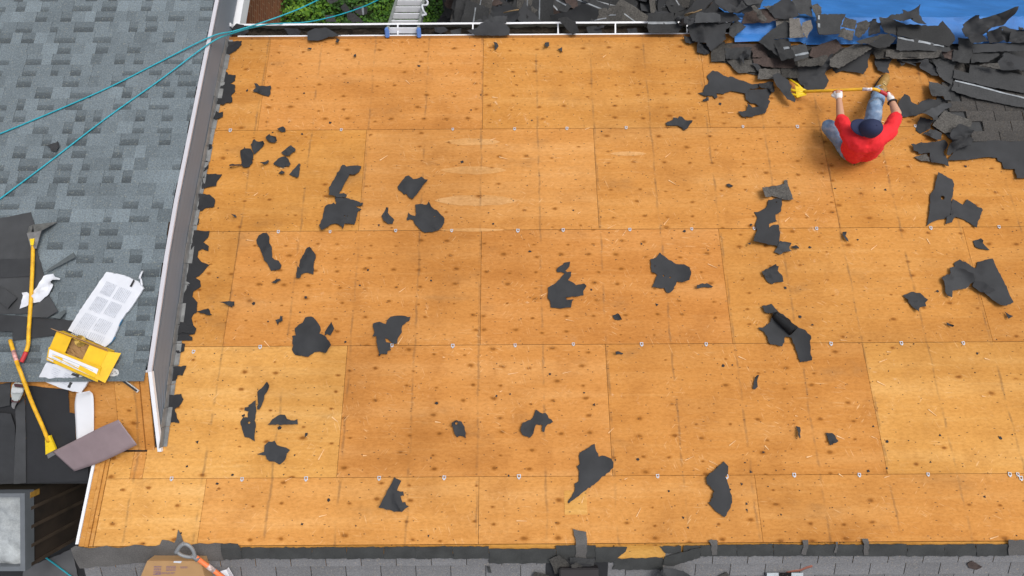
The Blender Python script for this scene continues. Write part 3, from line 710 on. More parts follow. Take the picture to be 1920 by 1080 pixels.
for a, b in zip(xs_, xs_[1:]):
    t_ = 1027-(a-452)*.006; far_piece('ridge_underlay', [(a, t_), (b-.6, t_-.5), (b-.6, 1047), (a, 1048)], UND, .010)
far_piece('ridge_underlay', [(917, 1029), (1043, 1029), (1043, 1056), (917, 1056)], UND, .012); far_piece('ridge_underlay', [(1043, 1022.5), (1117, 1022.5), (1117, 1055), (1043, 1055)], UND, .010)
far_piece('ridge_underlay', [(1117, 1026), (1176, 1025.5), (1173, 1034), (1165, 1040), (1157, 1046), (1150, 1054), (1117, 1054)], UND, .012)
far_piece('ridge_underlay', [(1152, 1047), (1243, 1045), (1243, 1068), (1148, 1068)], UND, .010); far_piece('ridge_underlay', [(1236, 1024), (1277, 1023.5), (1277, 1035), (1262, 1037), (1246, 1036)], UND, .012)
far_piece('ridge_underlay', [(1282, 1023.5), (1322, 1023), (1281, 1036)], UND, .012); far_piece('ridge_underlay', [(1246, 1044), (1316, 1025), (1312, 1045), (1262, 1062), (1243, 1060)], UND, .022, tilt=(.02, .05))
xs_ = [1313, 1382, 1450, 1506, 1566, 1618, 1700, 1770, 1830, 1893]
for i, (a, b) in enumerate(zip(xs_, xs_[1:])):
    far_piece('ridge_underlay', [(a, 1022-(i % 3)*.9), (b-.6, 1021-(i % 2)), (b-.6, 1042), (a, 1043)], UND, .010)
far_piece('ridge_underlay', [(1891, 1012), (1990, 1014), (1990, 1040), (1891, 1041)], BRN, .02)
for pts in ([(1074, 991), (1087, 995), (1099, 997), (1100, 1047), (1079, 1045), (1080, 1018), (1076, 1003)], [(1328, 1014), (1334, 1011), (1344, 1012), (1344, 1040), (1335, 1040), (1334, 1024)], [(1504, 1013), (1515, 1012), (1515, 1026), (1511, 1040), (1502, 1038), (1506, 1026)], [(1567, 1016), (1571, 1016), (1568, 1037), (1563, 1036)], [(1616, 1010), (1627, 1010), (1629, 1022), (1628, 1040), (1620, 1041), (1619, 1024)]):
    ridge_piece('torn_ridge_tab', pts, BRN, .016)
# vent standing in the far slope
vp = FAR.hit(1086, 1084, .13); bm = bmesh.new(); box(bm, (vp.x, vp.y-.02, vp.z-.05), (.335, .20, .10)); bmesh.ops.bevel(bm, geom=bm.edges[:], offset=.008, segments=2, affect='EDGES')
vent = obj('roof_vent', bm, plain('dark vent metal', (.022, .019, .020), .5), house)
bm = bmesh.new(); box(bm, (vp.x, vp.y+.095, vp.z-.075), (.22, .08, .05)); obj('vent_neck', bm, FELTD, vent)
bm = bmesh.new(); sbox(bm, vp.x-.28, vp.x+.26, vp.y-.25, vp.y+.16, FAR, .014, .018); obj('vent_flange', bm, FELTD, vent)
# --- brick side wall beyond the eave, with white corner board
BX = -3.45
wallbox('brick_wall', -6.5, BX, YE+.22, YE+2.6, 0, DORM.z(YE+2.6)-.62, BRICK)
bm = bmesh.new(); strip3(bm, XW-.01, XW+.105, [(YE+.195, DORM.z(YE+.2)-.46), (ytop, DORM.z(ytop)-.46)], .16); obj('soffit_trim', bm, WHITE, house)
wallbox('end_trim', BX+.0, XW+.05, YE+.16, YE+.2, ZE-.28, ZE-.02, WHITE)

# --- torn felt left along the foot of the wall
def remnant(org, pts, h=.004): return flat_piece('felt_remnant', org, 2.7, pts, FELTD, DECK, h, parent=house, amp=.008, crease=.008, curl=.02)
NO = (250, 60); OO = (250, 430)
for p in ([(485, 50), (550, 45), (548, 65), (520, 95), (485, 115), (470, 110)], [(462, 185), (480, 215), (518, 218), (517, 245), (490, 262), (515, 268), (517, 300), (500, 315), (502, 355), (470, 360), (460, 370), (425, 365), (433, 300), (450, 260)],
          [(420, 400), (435, 410), (455, 403), (455, 430), (425, 443), (410, 440)], [(362, 718), (450, 720), (425, 755), (420, 780), (385, 785), (350, 795), (352, 745)], [(340, 820), (385, 822), (415, 850), (410, 885), (370, 890), (350, 905), (325, 910)], [(385, 568), (400, 570), (398, 590), (380, 600)], [(360, 650), (380, 655), (383, 690), (360, 708)], [(320, 940), (335, 945), (330, 975), (312, 980)]): remnant(NO, p)
for p in ([(308, 5), (388, 8), (380, 40), (355, 65), (383, 85), (380, 110), (350, 100), (330, 110), (325, 140), (345, 165), (385, 180), (370, 195), (335, 235), (315, 245), (340, 260), (343, 290), (305, 315), (300, 340), (325, 370), (322, 420), (305, 430), (295, 450), (305, 485), (318, 500), (310, 530), (280, 535), (300, 545), (300, 562), (230, 565), (212, 560), (222, 490), (240, 400), (262, 300), (282, 170)],
          [(218, 570), (262, 580), (260, 615), (215, 640), (205, 660), (205, 600)], [(192, 695), (270, 690), (250, 740), (225, 740), (215, 765), (180, 768)], [(172, 835), (245, 832), (255, 860), (235, 895), (210, 910), (235, 980), (205, 975), (160, 990), (148, 970)]): remnant(OO, p)
remnant(OO, [(215, 510), (250, 470), (275, 485), (320, 500), (310, 530), (250, 520), (225, 535)], .02); remnant(OO, [(322, 415), (380, 400), (400, 433), (345, 425)], .01)
# --- shingles still nailed down at the right
XS0 = px_u(1790, 215)
def skip_old(X, Y): return X < px_u(1800, 200)+(.12 if Y < D(0, 238).y else 0)
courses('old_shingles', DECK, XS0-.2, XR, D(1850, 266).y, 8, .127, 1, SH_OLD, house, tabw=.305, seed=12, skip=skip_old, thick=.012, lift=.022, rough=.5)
# ================================================================== LOOSE SCRAPS ON THE DECK
def scrap(org, sc, pts, label, m=FELT, name='felt_scrap', cat='felt scrap', h=.002, group='black scraps lying about the bare deck', pl=DECK, **kw):
    k = dict(amp=.014, crease=.030, curl=.06, jag=.006); k.update(kw)
    return tagit(flat_piece(name, org, sc, pts, m, pl, h, **k), label, cat, group)
cA, cB, cC, cE, cF, cG, cH, cI, cJ, cK, cL, cM = (400, 220), (400, 450), (400, 690), (880, 420), (820, 730), (1240, 100), (1280, 320), (1280, 480), (1280, 680), (1680, 280), (400, 0), (820, 0)
scrap(cL, 4, [(300, 685), (325, 660), (318, 635), (335, 632), (350, 648), (435, 645), (430, 705), (415, 724), (368, 712)], 'small squarish black felt scrap alone in the top row of plywood near the wall')
scrap(cA, 4, [(490, 95), (505, 75), (525, 68), (543, 85), (543, 108), (520, 112)], 'tiny rounded black felt scrap on the seam, topmost of the cluster near the wall')
scrap(cA, 4, [(397, 148), (425, 125), (435, 140), (478, 150), (485, 180), (465, 192), (425, 188), (400, 160)], 'small blocky black felt scrap just below the tiny rounded one near the wall')
scrap(cA, 4, [(282, 205), (312, 165), (325, 180), (382, 182), (393, 203), (310, 280), (298, 250)], 'dart shaped black felt scrap touching the paddle shaped one near the wall')
scrap(cA, 4, [(205, 250), (232, 235), (237, 220), (243, 235), (280, 235), (303, 270), (300, 340), (270, 375), (232, 378), (218, 362), (140, 375), (138, 360), (215, 355), (210, 300)], 'paddle shaped black felt scrap with a thin tail pointing at the wall', m=FELTD)
scrap(cA, 4, [(512, 265), (550, 235), (585, 210), (610, 230), (620, 258), (590, 272), (580, 292), (545, 290)], 'upper of two wing shaped black scraps to the right of the paddle shaped felt')
scrap(cA, 4, [(453, 352), (490, 310), (525, 296), (560, 305), (582, 350), (570, 370), (545, 368), (530, 382), (490, 370)], 'fan shaped black felt scrap between two wing shaped scraps near the wall')
scrap(cA, 4, [(375, 352), (410, 320), (418, 325), (415, 345), (390, 357)], 'tiny narrow black sliver just right of the paddle shaped felt')
scrap(cA, 4, [(570, 428), (610, 385), (645, 345), (655, 355), (640, 450), (628, 454)], 'thin triangular black felt scrap, lowest right of the cluster near the wall')
scrap(cA, 4, [(492, 420), (515, 400), (543, 412), (540, 425), (515, 428)], 'tiny black chip under the fan shaped felt scrap')
scrap(cA, 4, [(890, 495), (915, 450), (970, 357), (985, 357), (1000, 370), (1050, 363), (1110, 367), (1095, 410), (1065, 430), (1025, 428), (985, 500), (945, 572), (980, 568), (1003, 580), (998, 600), (940, 600), (875, 585), (880, 560), (872, 530)], 'hook shaped black felt strip standing over a wide torn sheet', h=.012)
scrap(cA, 4, [(915, 605), (930, 598), (1000, 605), (1125, 640), (1122, 660), (1070, 668), (1115, 690), (1085, 710), (1060, 805), (990, 795), (975, 840), (945, 805), (900, 800), (822, 848), (798, 812), (822, 740), (845, 660), (905, 640), (920, 655)], 'wide torn black felt sheet just under the hook shaped strip', holes=[(990, 740, 5), (1010, 742, 4)])
scrap(cA, 4, [(1382, 520), (1400, 500), (1440, 445), (1465, 436), (1500, 465), (1530, 460), (1560, 445), (1585, 465), (1612, 470), (1500, 615), (1465, 600), (1450, 575), (1430, 578), (1415, 560), (1388, 545)], 'slanted black felt scrap with one straight edge above the fish shaped one')
scrap(cA, 4, [(1450, 760), (1465, 713), (1490, 735), (1515, 740), (1520, 690), (1515, 655), (1550, 650), (1605, 655), (1618, 632), (1635, 670), (1690, 710), (1735, 760), (1732, 790), (1700, 840), (1660, 855), (1590, 865), (1565, 855), (1520, 810), (1500, 770), (1475, 765), (1455, 775)], 'fish shaped black felt scrap with its tail at left', holes=[(1660, 745, 5)])
scrap(cA, 4, [(1262, 740), (1285, 710), (1300, 677), (1318, 680), (1312, 715), (1335, 745), (1358, 770), (1345, 800), (1310, 800), (1280, 775)], 'small boomerang shaped black scrap left of the fish shaped felt')
scrap(cA, 4, [(325, 920), (345, 885), (380, 867), (410, 870), (425, 895), (427, 945), (440, 970), (442, 1050), (460, 1066), (490, 1075), (512, 1110), (505, 1135), (470, 1148), (435, 1150), (375, 1035), (330, 950)], 'sock shaped black felt scrap folded at the middle, near the wall', curl=.05, crease=.03)
scrap(cB, 4, [(650, 150), (690, 90), (705, 58), (725, 50), (740, 65), (768, 110), (770, 135), (755, 170), (752, 258), (710, 245), (665, 258), (655, 285), (628, 285), (635, 195), (648, 210)], 'mitten shaped black felt scrap to the right of the sock shaped one')
scrap(cB, 4, [(445, 318), (480, 293), (512, 300), (490, 312), (470, 325)], 'tiny leaf shaped black chip below the sock shaped felt')
scrap(cB, 4, [(88, 462), (160, 460), (165, 490), (155, 492), (145, 505)], 'tiny flat topped triangular black chip near the wall felt')
scrap(cB, 4, [(472, 598), (500, 590), (505, 568), (520, 575), (525, 605), (500, 615), (488, 637)], 'tiny crumpled black chip left above the three lobed felt')
scrap(cB, 4, [(612, 660), (640, 635), (670, 620), (690, 580), (735, 573), (780, 610), (803, 650), (798, 700), (830, 712), (880, 755), (898, 780), (850, 845), (800, 835), (760, 840), (715, 875), (665, 868), (615, 862), (590, 820), (600, 790), (592, 720), (605, 715), (620, 715)], 'big three lobed black felt sheet with creases crossing a seam at left', crease=.025)
scrap(cB, 4, [(838, 690), (855, 660), (885, 613), (907, 665), (880, 715), (855, 703), (838, 718), (842, 700)], 'small diamond shaped black scrap at the right shoulder of the three lobed felt', m=FELTD)
scrap(cB, 4, [(1200, 625), (1250, 612), (1295, 630), (1305, 600), (1330, 575), (1380, 567), (1480, 575), (1472, 605), (1420, 640), (1415, 690), (1385, 735), (1380, 775), (1345, 770), (1310, 740), (1290, 738), (1298, 765), (1330, 770), (1335, 825), (1310, 830), (1305, 855), (1250, 855), (1235, 800), (1225, 720), (1200, 720), (1212, 690)], 'bird shaped black felt scrap with two legs, right of the three lobed sheet')
scrap(cC, 4, [(333, 180), (365, 150), (415, 97), (432, 125), (408, 175), (385, 205), (372, 260), (350, 308), (333, 308), (340, 250)], 'twisted narrow black strip above the half moon shaped felt')
scrap(cC, 4, [(270, 275), (322, 240), (318, 545), (240, 515), (218, 460), (205, 400), (225, 368), (262, 370), (265, 325), (235, 318), (238, 295), (268, 290)], 'half moon black felt scrap with a straight upright right edge', holes=[(273, 407, 8)])
scrap(cC, 4, [(412, 422), (465, 370), (505, 348), (540, 350), (560, 378), (590, 390), (635, 380), (635, 422)], 'low black felt scrap with straight bottom edge, shaped like a whale back')
scrap(cC, 4, [(338, 640), (385, 625), (392, 575), (420, 548), (462, 543), (480, 575), (530, 590), (580, 612), (555, 640), (540, 690), (500, 722), (465, 702), (425, 700), (395, 655), (350, 645)], 'turtle shaped black felt scrap below the whale back one')
scrap(cC, 4, [(697, 482), (715, 480), (712, 500), (700, 510)], 'tiny black chip to the right of the whale back shaped felt')
scrap(cF, 4, [(113, 240), (145, 222), (180, 238), (205, 280), (215, 365), (195, 350), (170, 345), (150, 358), (130, 330)], 'small tooth shaped black scrap with a nail hole in it', holes=[(145, 252, 9)])
scrap(cF, 4, [(622, 300), (640, 245), (700, 228), (725, 190), (738, 150), (770, 172), (810, 175), (835, 215), (868, 243), (825, 262), (808, 285), (802, 318), (785, 312), (788, 265), (740, 262), (725, 300), (720, 330), (692, 362), (640, 340)], 'arched black felt scrap to the right of the tooth shaped one')
scrap(cF, 4, [(1045, 575), (1068, 560), (1060, 500), (1090, 460), (1140, 432), (1180, 408), (1190, 460), (1205, 480), (1210, 505), (1235, 495), (1300, 515), (1320, 545), (1318, 585), (1220, 670), (1145, 735), (1130, 735), (1060, 795), (985, 855), (978, 840), (1030, 760), (1028, 705), (1060, 685), (1062, 610)], 'large pointed black felt sheet with its tip on the pale plywood patch', crease=.028, curl=.05)
scrap(cF, 4, [(1160, 115), (1175, 93), (1183, 125)], 'tiny triangular black chip above the large pointed felt sheet')
scrap(cC, 4, [(1250, 1025), (1340, 860), (1358, 817), (1410, 845), (1380, 915), (1425, 925), (1430, 950), (1405, 960), (1420, 1005), (1440, 1003), (1468, 1035), (1420, 1070), (1360, 1073)], 'wedge shaped black felt scrap alone in the bottom row of plywood at left')
scrap(cE, 4, [(652, 345), (680, 315), (710, 290), (755, 283), (750, 320), (720, 352), (735, 360), (765, 357), (762, 390), (740, 420), (780, 440), (800, 458), (860, 445), (877, 465), (855, 500), (857, 535), (790, 545), (720, 548), (730, 568), (783, 563), (765, 600), (762, 625), (670, 632), (610, 625), (605, 575), (588, 555), (590, 475), (650, 440), (690, 395), (715, 370), (690, 360), (660, 362)], 'duck shaped black felt scrap with a frayed head, middle of the deck')
scrap(cE, 4, [(1355, 265), (1400, 250), (1428, 213), (1480, 255), (1550, 300), (1610, 302), (1648, 325), (1655, 375), (1640, 420), (1590, 437), (1555, 430), (1530, 490), (1510, 512), (1475, 510), (1460, 480), (1370, 475), (1385, 440), (1410, 382), (1365, 360), (1362, 300)], 'broad lobed black felt sheet with small slits to the right of the duck shaped one', holes=[(1455, 388, 6), (1505, 400, 6), (1390, 316, 4)])
scrap(cE, 4, [(1697, 455), (1780, 443), (1828, 470), (1700, 480)], 'small flat black sliver to the right of the broad lobed felt')
scrap(cE, 4, [(1072, 685), (1110, 668), (1125, 680), (1142, 715), (1088, 715)], 'tiny square black chip below and between the duck and lobed felts')
scrap(cE, 4, [(1088, 952), (1115, 952), (1155, 970), (1145, 978), (1120, 973), (1100, 980)], 'tiny crooked black chip just below a plywood seam in mid deck')
scrap(cH, 6, [(485, 157), (535, 155), (558, 178), (540, 190), (500, 178)], 'tiny flat black chip left of the torn grey shingle piece')
scrap(cH, 6, [(865, 200), (1140, 150), (1135, 115), (1155, 102), (1178, 108), (1180, 145), (1240, 325), (1195, 333), (1080, 310), (1000, 283), (935, 305), (900, 300)], 'torn grey granule shingle piece lying above the long narrow felt', m=SHG, name='shingle_piece', cat='shingle piece', h=.012)
scrap(cH, 6, [(960, 330), (1050, 312), (1115, 318), (1110, 400), (1095, 465), (1040, 495), (1060, 570), (985, 590), (968, 605), (972, 655), (1000, 615), (1075, 605), (1095, 700), (1075, 855), (765, 795), (800, 725), (830, 680), (812, 610), (838, 530), (803, 465), (870, 455), (930, 420)], 'long narrow black felt scrap with a slit in its side, below the grey shingle piece', holes=[(1047, 357, 8)], crease=.02)
bpy.data.objects[-1] if False else None
scrap(cH, 6, [(1085, 790), (1210, 815), (1195, 860), (1222, 905), (1130, 915), (1090, 945), (1025, 915), (1060, 860)], 'small dusty black felt scrap at the foot of the long narrow one', m=FELTL, h=.012)
scrap(cH, 6, [(1210, 855), (1265, 838), (1300, 860), (1300, 880), (1240, 875)], 'tiny curled black chip at the right of the small dusty felt', m=FELTD)
scrap(cH, 6, [(1785, 690), (1830, 690), (1825, 735), (1862, 800), (1800, 755)], 'tiny bent black sliver just below the seam under the worker')
scrap(cH, 6, [(722, 815), (752, 812), (745, 835), (725, 835)], 'tiny black crumb left of the foot of the long narrow felt')
scrap(cI, 5.144, [(755, 150), (880, 78), (920, 100), (915, 140), (960, 200), (968, 248), (905, 250), (862, 272), (818, 250), (800, 225)], 'black felt scrap with dusty brown streaks above the rolled sheet', h=.004)
o = scrap(cI, 5.144, [(755, 485), (850, 460), (915, 535), (1020, 615), (1110, 690), (1165, 712), (1205, 760), (1200, 840), (1222, 1000), (1130, 1025), (1040, 785), (980, 775), (950, 870), (840, 850), (780, 730), (722, 690), (770, 690), (840, 635), (850, 580), (860, 548), (825, 550), (795, 548)], 'large half rolled black felt sheet with a long leg, right of centre', crease=.05, curl=.10, amp=.02)
def felt_roll():
    bm = bmesh.new(); a, b = D(1280+880/5.144, 480+560/5.144, .05), D(1280+1075/5.144, 480+725/5.144, .055); d = (b-a).normalized(); up = Vector((0, M, 1)).normalized(); s = d.cross(up).normalized(); rw = []
    for i in range(13):
        t = i/12; c = a.lerp(b, t); r0 = .040+.012*t; row = []
        for k in range(17):
            an = -2.4+k/16*4.9; row.append(bm.verts.new(c+s*math.sin(an)*r0*(1+.05*noise.noise(Vector((t*5, k*.3, 2))))-s*.0+up*math.cos(an)*r0))
        rw.append(row)
    for x, y in zip(rw, rw[1:]):
        for k in range(16):
            f = bm.faces.new((x[k], x[k+1], y[k+1], y[k])); f.smooth = True
    bmesh.ops.solidify(bm, geom=bm.faces[:], thickness=.003)
    r_ = obj('rolled_edge', bm, FELT, o)
felt_roll()
scrap(cJ, 3, [(128, 640), (228, 552), (255, 580), (253, 625), (240, 640), (275, 745), (268, 815), (232, 868), (185, 835), (155, 800), (142, 785), (155, 780), (165, 735), (175, 720), (135, 680)], 'tall jagged black felt sheet near the ridge at right of centre', crease=.025)
scrap(cJ, 3, [(405, 65), (418, 65), (415, 105), (420, 135), (405, 150), (392, 145), (395, 120)], 'small upright black sliver below the leg of the rolled sheet')
scrap(cJ, 3, [(635, 355), (655, 360), (657, 415), (645, 420)], 'tiny upright black bar left of the small shield shaped chip')
scrap(cJ, 3, [(800, 392), (835, 392), (855, 410), (870, 438), (830, 465), (815, 435)], 'small shield shaped black chip left of the pale plywood sheet')
scrap(cK, 3.175, [(238, 138), (330, 180), (340, 210), (330, 290), (325, 330), (322, 400), (292, 410), (240, 422), (200, 440), (180, 458), (205, 260), (225, 235)], 'tall torn black felt sheet with a gash, below the worker at right', holes=[(268, 290, 13)], crease=.02)
scrap(cK, 3.175, [(332, 296), (395, 330), (420, 297), (455, 320), (512, 362), (490, 420), (475, 468), (410, 420), (350, 402), (330, 435), (292, 447), (292, 405), (322, 390)], 'arm shaped black felt piece joined to the right of the tall gashed sheet', h=.006)
scrap(cK, 3.175, [(458, 545), (500, 530), (525, 570), (557, 600), (490, 590), (470, 580)], 'small hatchet shaped black chip at the right above the two torn sheets')
scrap(cK, 3.175, [(268, 765), (320, 735), (318, 705), (350, 697), (430, 740), (450, 785), (410, 830), (330, 840), (328, 880), (295, 860), (285, 800)], 'crumpled curling black felt scrap left of the wide dark triangle', crease=.05, curl=.07, m=FELTL, h=.02)
scrap(cK, 3.175, [(342, 680), (375, 655), (472, 708), (480, 670), (568, 650), (600, 715), (640, 790), (695, 910), (640, 930), (600, 925), (530, 870), (450, 815), (450, 785), (430, 740), (350, 700)], 'wide triangular black felt sheet at the right edge of the deck', crease=.035, curl=.06)
scrap(cK, 3.175, [(445, 815), (470, 785), (520, 790), (590, 840), (560, 855), (500, 850)], 'curled black flap lying on the wide triangular felt', m=FELTD, crease=.03, curl=.06, h=.03)
scrap(cK, 3.175, [(38, 870), (85, 848), (140, 855), (182, 895), (172, 912), (178, 935), (140, 940), (122, 965), (100, 945)], 'small curled black felt scrap left of the crumpled one at right', curl=.08, crease=.04)
scrap(cK, 3.175, [(640, 965), (680, 992), (660, 1008)], 'tiny pointed black chip below the wide triangular felt')
scrap(cK, 3.175, [(292, 1028), (330, 1045), (330, 1057), (300, 1045)], 'tiny slanting black chip below the small curled felt at right')
scrap(cG, 6, [(42, 785), (130, 750), (128, 728), (160, 725), (180, 738), (195, 712), (225, 715), (265, 755), (340, 765), (290, 848), (250, 868), (225, 840), (180, 815), (60, 815)], 'arrow shaped black felt scrap left of the worker near the top seam')
scrap(cG, 6, [(512, 255), (575, 195), (650, 220), (700, 255), (750, 272), (775, 262), (1020, 350), (1090, 345), (1100, 370), (1085, 395), (990, 400), (980, 465), (860, 440), (780, 425), (700, 460), (615, 455), (630, 495), (605, 515), (575, 480), (480, 480), (410, 450), (470, 440), (480, 390), (530, 325)], 'long black felt sheet like a wing, left of the yellow fork', crease=.02)
scrap(cG, 6, [(985, 420), (1190, 405), (1240, 430), (1200, 520), (1222, 545), (1175, 635), (1160, 680), (1050, 700), (1025, 718), (910, 715), (855, 660), (955, 648), (960, 565), (1020, 610), (1090, 605), (1060, 570), (990, 560), (945, 520), (935, 465)], 'black felt sheet with an oval hole below the wing shaped one', h=.008, crease=.03, curl=.05)
scrap(cG, 6, [(457, 528), (500, 503), (525, 503), (525, 540), (465, 545)], 'tiny black chip below the left tip of the wing shaped felt')
scrap(cG, 6, [(1090, 340), (1250, 330), (1270, 430), (1240, 455), (1190, 400), (1095, 395)], 'dark crumpled scrap between the wing shaped felt and the yellow fork', m=FELTD, h=.02, crease=.05)
scrap(cG, 6, [(1245, 250), (1300, 225), (1420, 300), (1465, 370), (1450, 430), (1510, 520), (1500, 550), (1420, 520), (1370, 470), (1280, 340)], 'curved black felt strip lying across the yellow fork', h=.09, crease=.05, curl=.05)
scrap(cM, 4, [(420, 325), (445, 325), (460, 350), (435, 380), (430, 345)], 'tiny hooked black chip near the gutter, leftmost of three there')
scrap(cM, 4, [(805, 325), (838, 320), (838, 350), (803, 360)], 'tiny square black chip near the gutter, middle one of three there')
scrap(cM, 4, [(898, 372), (935, 357), (935, 395), (915, 380)], 'tiny pointed black chip near the gutter, rightmost of three there')
scrap(cL, 4, [(925, 290), (960, 310), (940, 328), (922, 320)], 'tiny black chip just under the rounded sheet that hangs over the gutter')
scrap(cL, 4, [(705, 245), (760, 215), (850, 210), (920, 250), (960, 270), (880, 280), (790, 305), (710, 305)], 'rounded black felt sheet hanging over the white gutter', h=.03, curl=.05)
scrap(cL, 4, [(710, 362), (740, 362), (735, 373), (712, 372)], 'tiny black flake in the top row, left of the other flake')
scrap(cL, 4, [(1055, 415), (1070, 405), (1075, 425), (1060, 432)], 'tiny black flake in the top row below the rounded gutter sheet')
scrap(cA, 4, [(155, 730), (170, 732), (180, 750), (168, 752)], 'tiny oval black flake by the wall, above the sock shaped felt')
scrap((0, 0), 3, [(262, 820), (335, 797), (345, 815), (320, 855), (290, 850), (288, 830)], 'small dark scrap lying alone on the grey shingled roof', pl=DORM, h=.015, m=FELTL, group='scraps on the grey shingled roof')
# countless crumbs: one object
bm = bmesh.new()
for i in range(270):
    px, py = R.uniform(330, 1915), R.uniform(80, 1010)
    if px < 440-.13*(py-80): continue
    p = D(px, py, .005); n_ = R.choice((3, 4, 5)); s_ = R.choice((.004, .005, .006, .008, .011, .016))
    a0 = R.uniform(0, 6.3); ring = [p+Vector((math.cos(a0+2*math.pi*k/n_)*s_*R.uniform(.6, 1.4), math.sin(a0+2*math.pi*k/n_)*s_*R.uniform(.5, 1.2), 0)) for k in range(n_)]
    for q in ring: q.z = DECK.z(q.y)+.006
    t_ = [bm.verts.new(q) for q in ring]; b_ = [bm.verts.new(q-Vector((0, 0, .005))) for q in ring]; bm.faces.new(t_)
    for k in range(n_): bm.faces.new((t_[k-1], b_[k-1], b_[k], t_[k]))
tagit(obj('felt_crumbs', bm, FELTD), 'black crumbs scattered over the bare plywood deck', 'crumbs', kind='stuff')
bm = bmesh.new()
for i in range(80):
    px, py = R.uniform(400, 1900), R.uniform(90, 1010); p = D(px, py, .004); a = R.gauss(0, .5); L = R.uniform(.01, .05); w = R.uniform(.0025, .005)
    d = Vector((math.cos(a), math.sin(a), -M*math.sin(a))); e = Vector((-d.y, d.x, -M*d.x)); hexa(bm, [p-d*L-e*w, p+d*L-e*w*.3, p+d*L+e*w*.3, p-d*L+e*w], [x+Vector((0, 0, .003)) for x in (p-d*L-e*w, p+d*L-e*w*.3, p+d*L+e*w*.3, p-d*L+e*w)])
tagit(obj('wood_splinters', bm, plain('fresh pale splinter', (.80, .52, .26), .8)), 'pale wood splinters scattered over the deck', 'splinters', kind='stuff')

# ================================================================== TORN LAYERS AT THE RIGHT
GR = 'torn roofing pieces piled at the upper right'
def pile(org, sc, pts, label, m=SHP, h=.03, name='shingle_piece', cat='shingle piece', **kw):
    k = dict(amp=.012, crease=.02, curl=.03, jag=.006); k.update(kw)
    k['crease'] = k['crease']*1.7; k['amp'] *= 1.5; k.setdefault('tilt', (R.uniform(-.22, .22), R.uniform(-.2, .2)))
    return tagit(flat_piece(name, org, sc, pts, m, DECK, h, **k), label, cat, GR)
def fpile(*a, **k):
    k.setdefault('m', FELT); return pile(*a, name='felt_piece', cat='felt piece', **k)
cQ, q = (1680, 150), 5.683
pile((0, 0), 1, [(1332, 84), (1372, 80), (1560, 88), (1640, 92), (1630, 105), (1600, 125), (1560, 128), (1500, 152), (1440, 146), (1380, 130), (1362, 118), (1335, 116)], 'dusty old shingle layer left under the broken courses at the eave', h=.004, m=SHG, tilt=(0, 0), curl=0, amp=.003, crease=.001, jag=.012)
pile((0, 0), 1, [(1600, 84), (1790, 66), (1960, 62), (1960, 190), (1790, 172), (1768, 150), (1757, 128), (1725, 112), (1690, 100), (1640, 104)], 'dark old shingle layer under the heap at the right border', h=.004, m=SHP, tilt=(0, 0), curl=0, amp=.003, crease=.001, jag=.012)
pile((0, 0), 1, [(1745, 200), (1760, 178), (1780, 190), (1790, 160), (1880, 170), (1890, 276), (1790, 272), (1770, 250), (1750, 240)], 'dark old shingle layer under the folded felt right of the worker', h=.003, m=SHP, tilt=(0, 0), curl=0, amp=.003, crease=.001, jag=.012)
fpile(cQ, q, [(530, 860), (620, 740), (790, 690), (870, 650), (1400, 655), (1400, 1050), (1265, 1050), (1258, 950), (1135, 945), (1125, 880), (1075, 860), (1070, 830), (970, 825), (900, 830), (760, 855)], 'broad black felt sheet with a stepped lower edge at the right border', h=.004, tilt=(0, 0))
fpile(cQ, q, [(152, 685), (500, 648), (540, 690), (530, 730), (500, 770), (550, 860), (555, 920), (480, 895), (370, 880), (340, 780), (235, 785), (230, 765), (180, 755), (175, 715)], 'ragged black felt tongue pointing left, lowest of the right hand pile', h=.02, tilt=(0, 0))
pile(cQ, q, [(190, 820), (320, 785), (365, 875), (260, 865)], 'small grey shingle chip under the ragged felt tongue', m=SHG, h=.006, tilt=(0, 0))
pile(cQ, q, [(370, 490), (500, 330), (640, 370), (800, 430), (790, 500), (600, 560), (510, 570)], 'brownish granule shingle slab right of the worker, below a bare patch', m=SHG, h=.02)
fpile(cQ, q, [(285, 570), (365, 520), (480, 570), (465, 640), (420, 645)], 'dusty grey felt corner just above the ragged tongue', m=FELTL, h=.02)
fpile(cQ, q, [(230, 405), (380, 440), (345, 490), (360, 515), (270, 570), (220, 535)], 'dark felt flap right of the metal clip beside the worker', m=FELTD, h=.015)
fpile(cQ, q, [(530, 580), (640, 480), (720, 520), (760, 560), (720, 600), (790, 650), (780, 700), (640, 740), (570, 805), (530, 790), (535, 650)], 'crumpled black felt lump in the middle of the right hand pile', h=.05, crease=.08, amp=.04, curl=.08)
fpile(cQ, q, [(18, 240), (65, 160), (125, 190), (145, 235), (225, 268), (250, 240), (330, 205), (500, 212), (480, 260), (220, 380), (30, 400)], 'black felt strip reaching towards the red sleeve', h=.02, crease=.04)
fpile(cQ, q, [(215, 380), (500, 250), (580, 240), (590, 290), (510, 320), (385, 440), (340, 420)], 'folded black felt band over the strip by the red sleeve', m=FELTL, h=.05, crease=.06, curl=.06)
pile(cQ, q, [(335, 20), (440, 30), (560, 80), (600, 215), (520, 215), (500, 170), (345, 195), (340, 150)], 'dark broken shingle lump above the folded felt band', m=SHP, h=.05, crease=.05)
pile(cQ, q, [(560, -60), (700, 0), (620, 120), (640, 240), (590, 250), (560, 120)], 'narrow upright shingle piece at the left end of the long strip', m=SHP, h=.03)
pile(cQ, q, [(580, 115), (615, 5), (1400, 200), (1400, 305), (1200, 265), (860, 205)], 'long dark shingle strip with cut tabs running to the right border', h=.045, tilt=(0, .05), strips=[((620, 12), (1390, 205), .02)], m=[SHP, STRIP], crease=.004, curl=0)
cT, t = (1680, 20), 7.7125
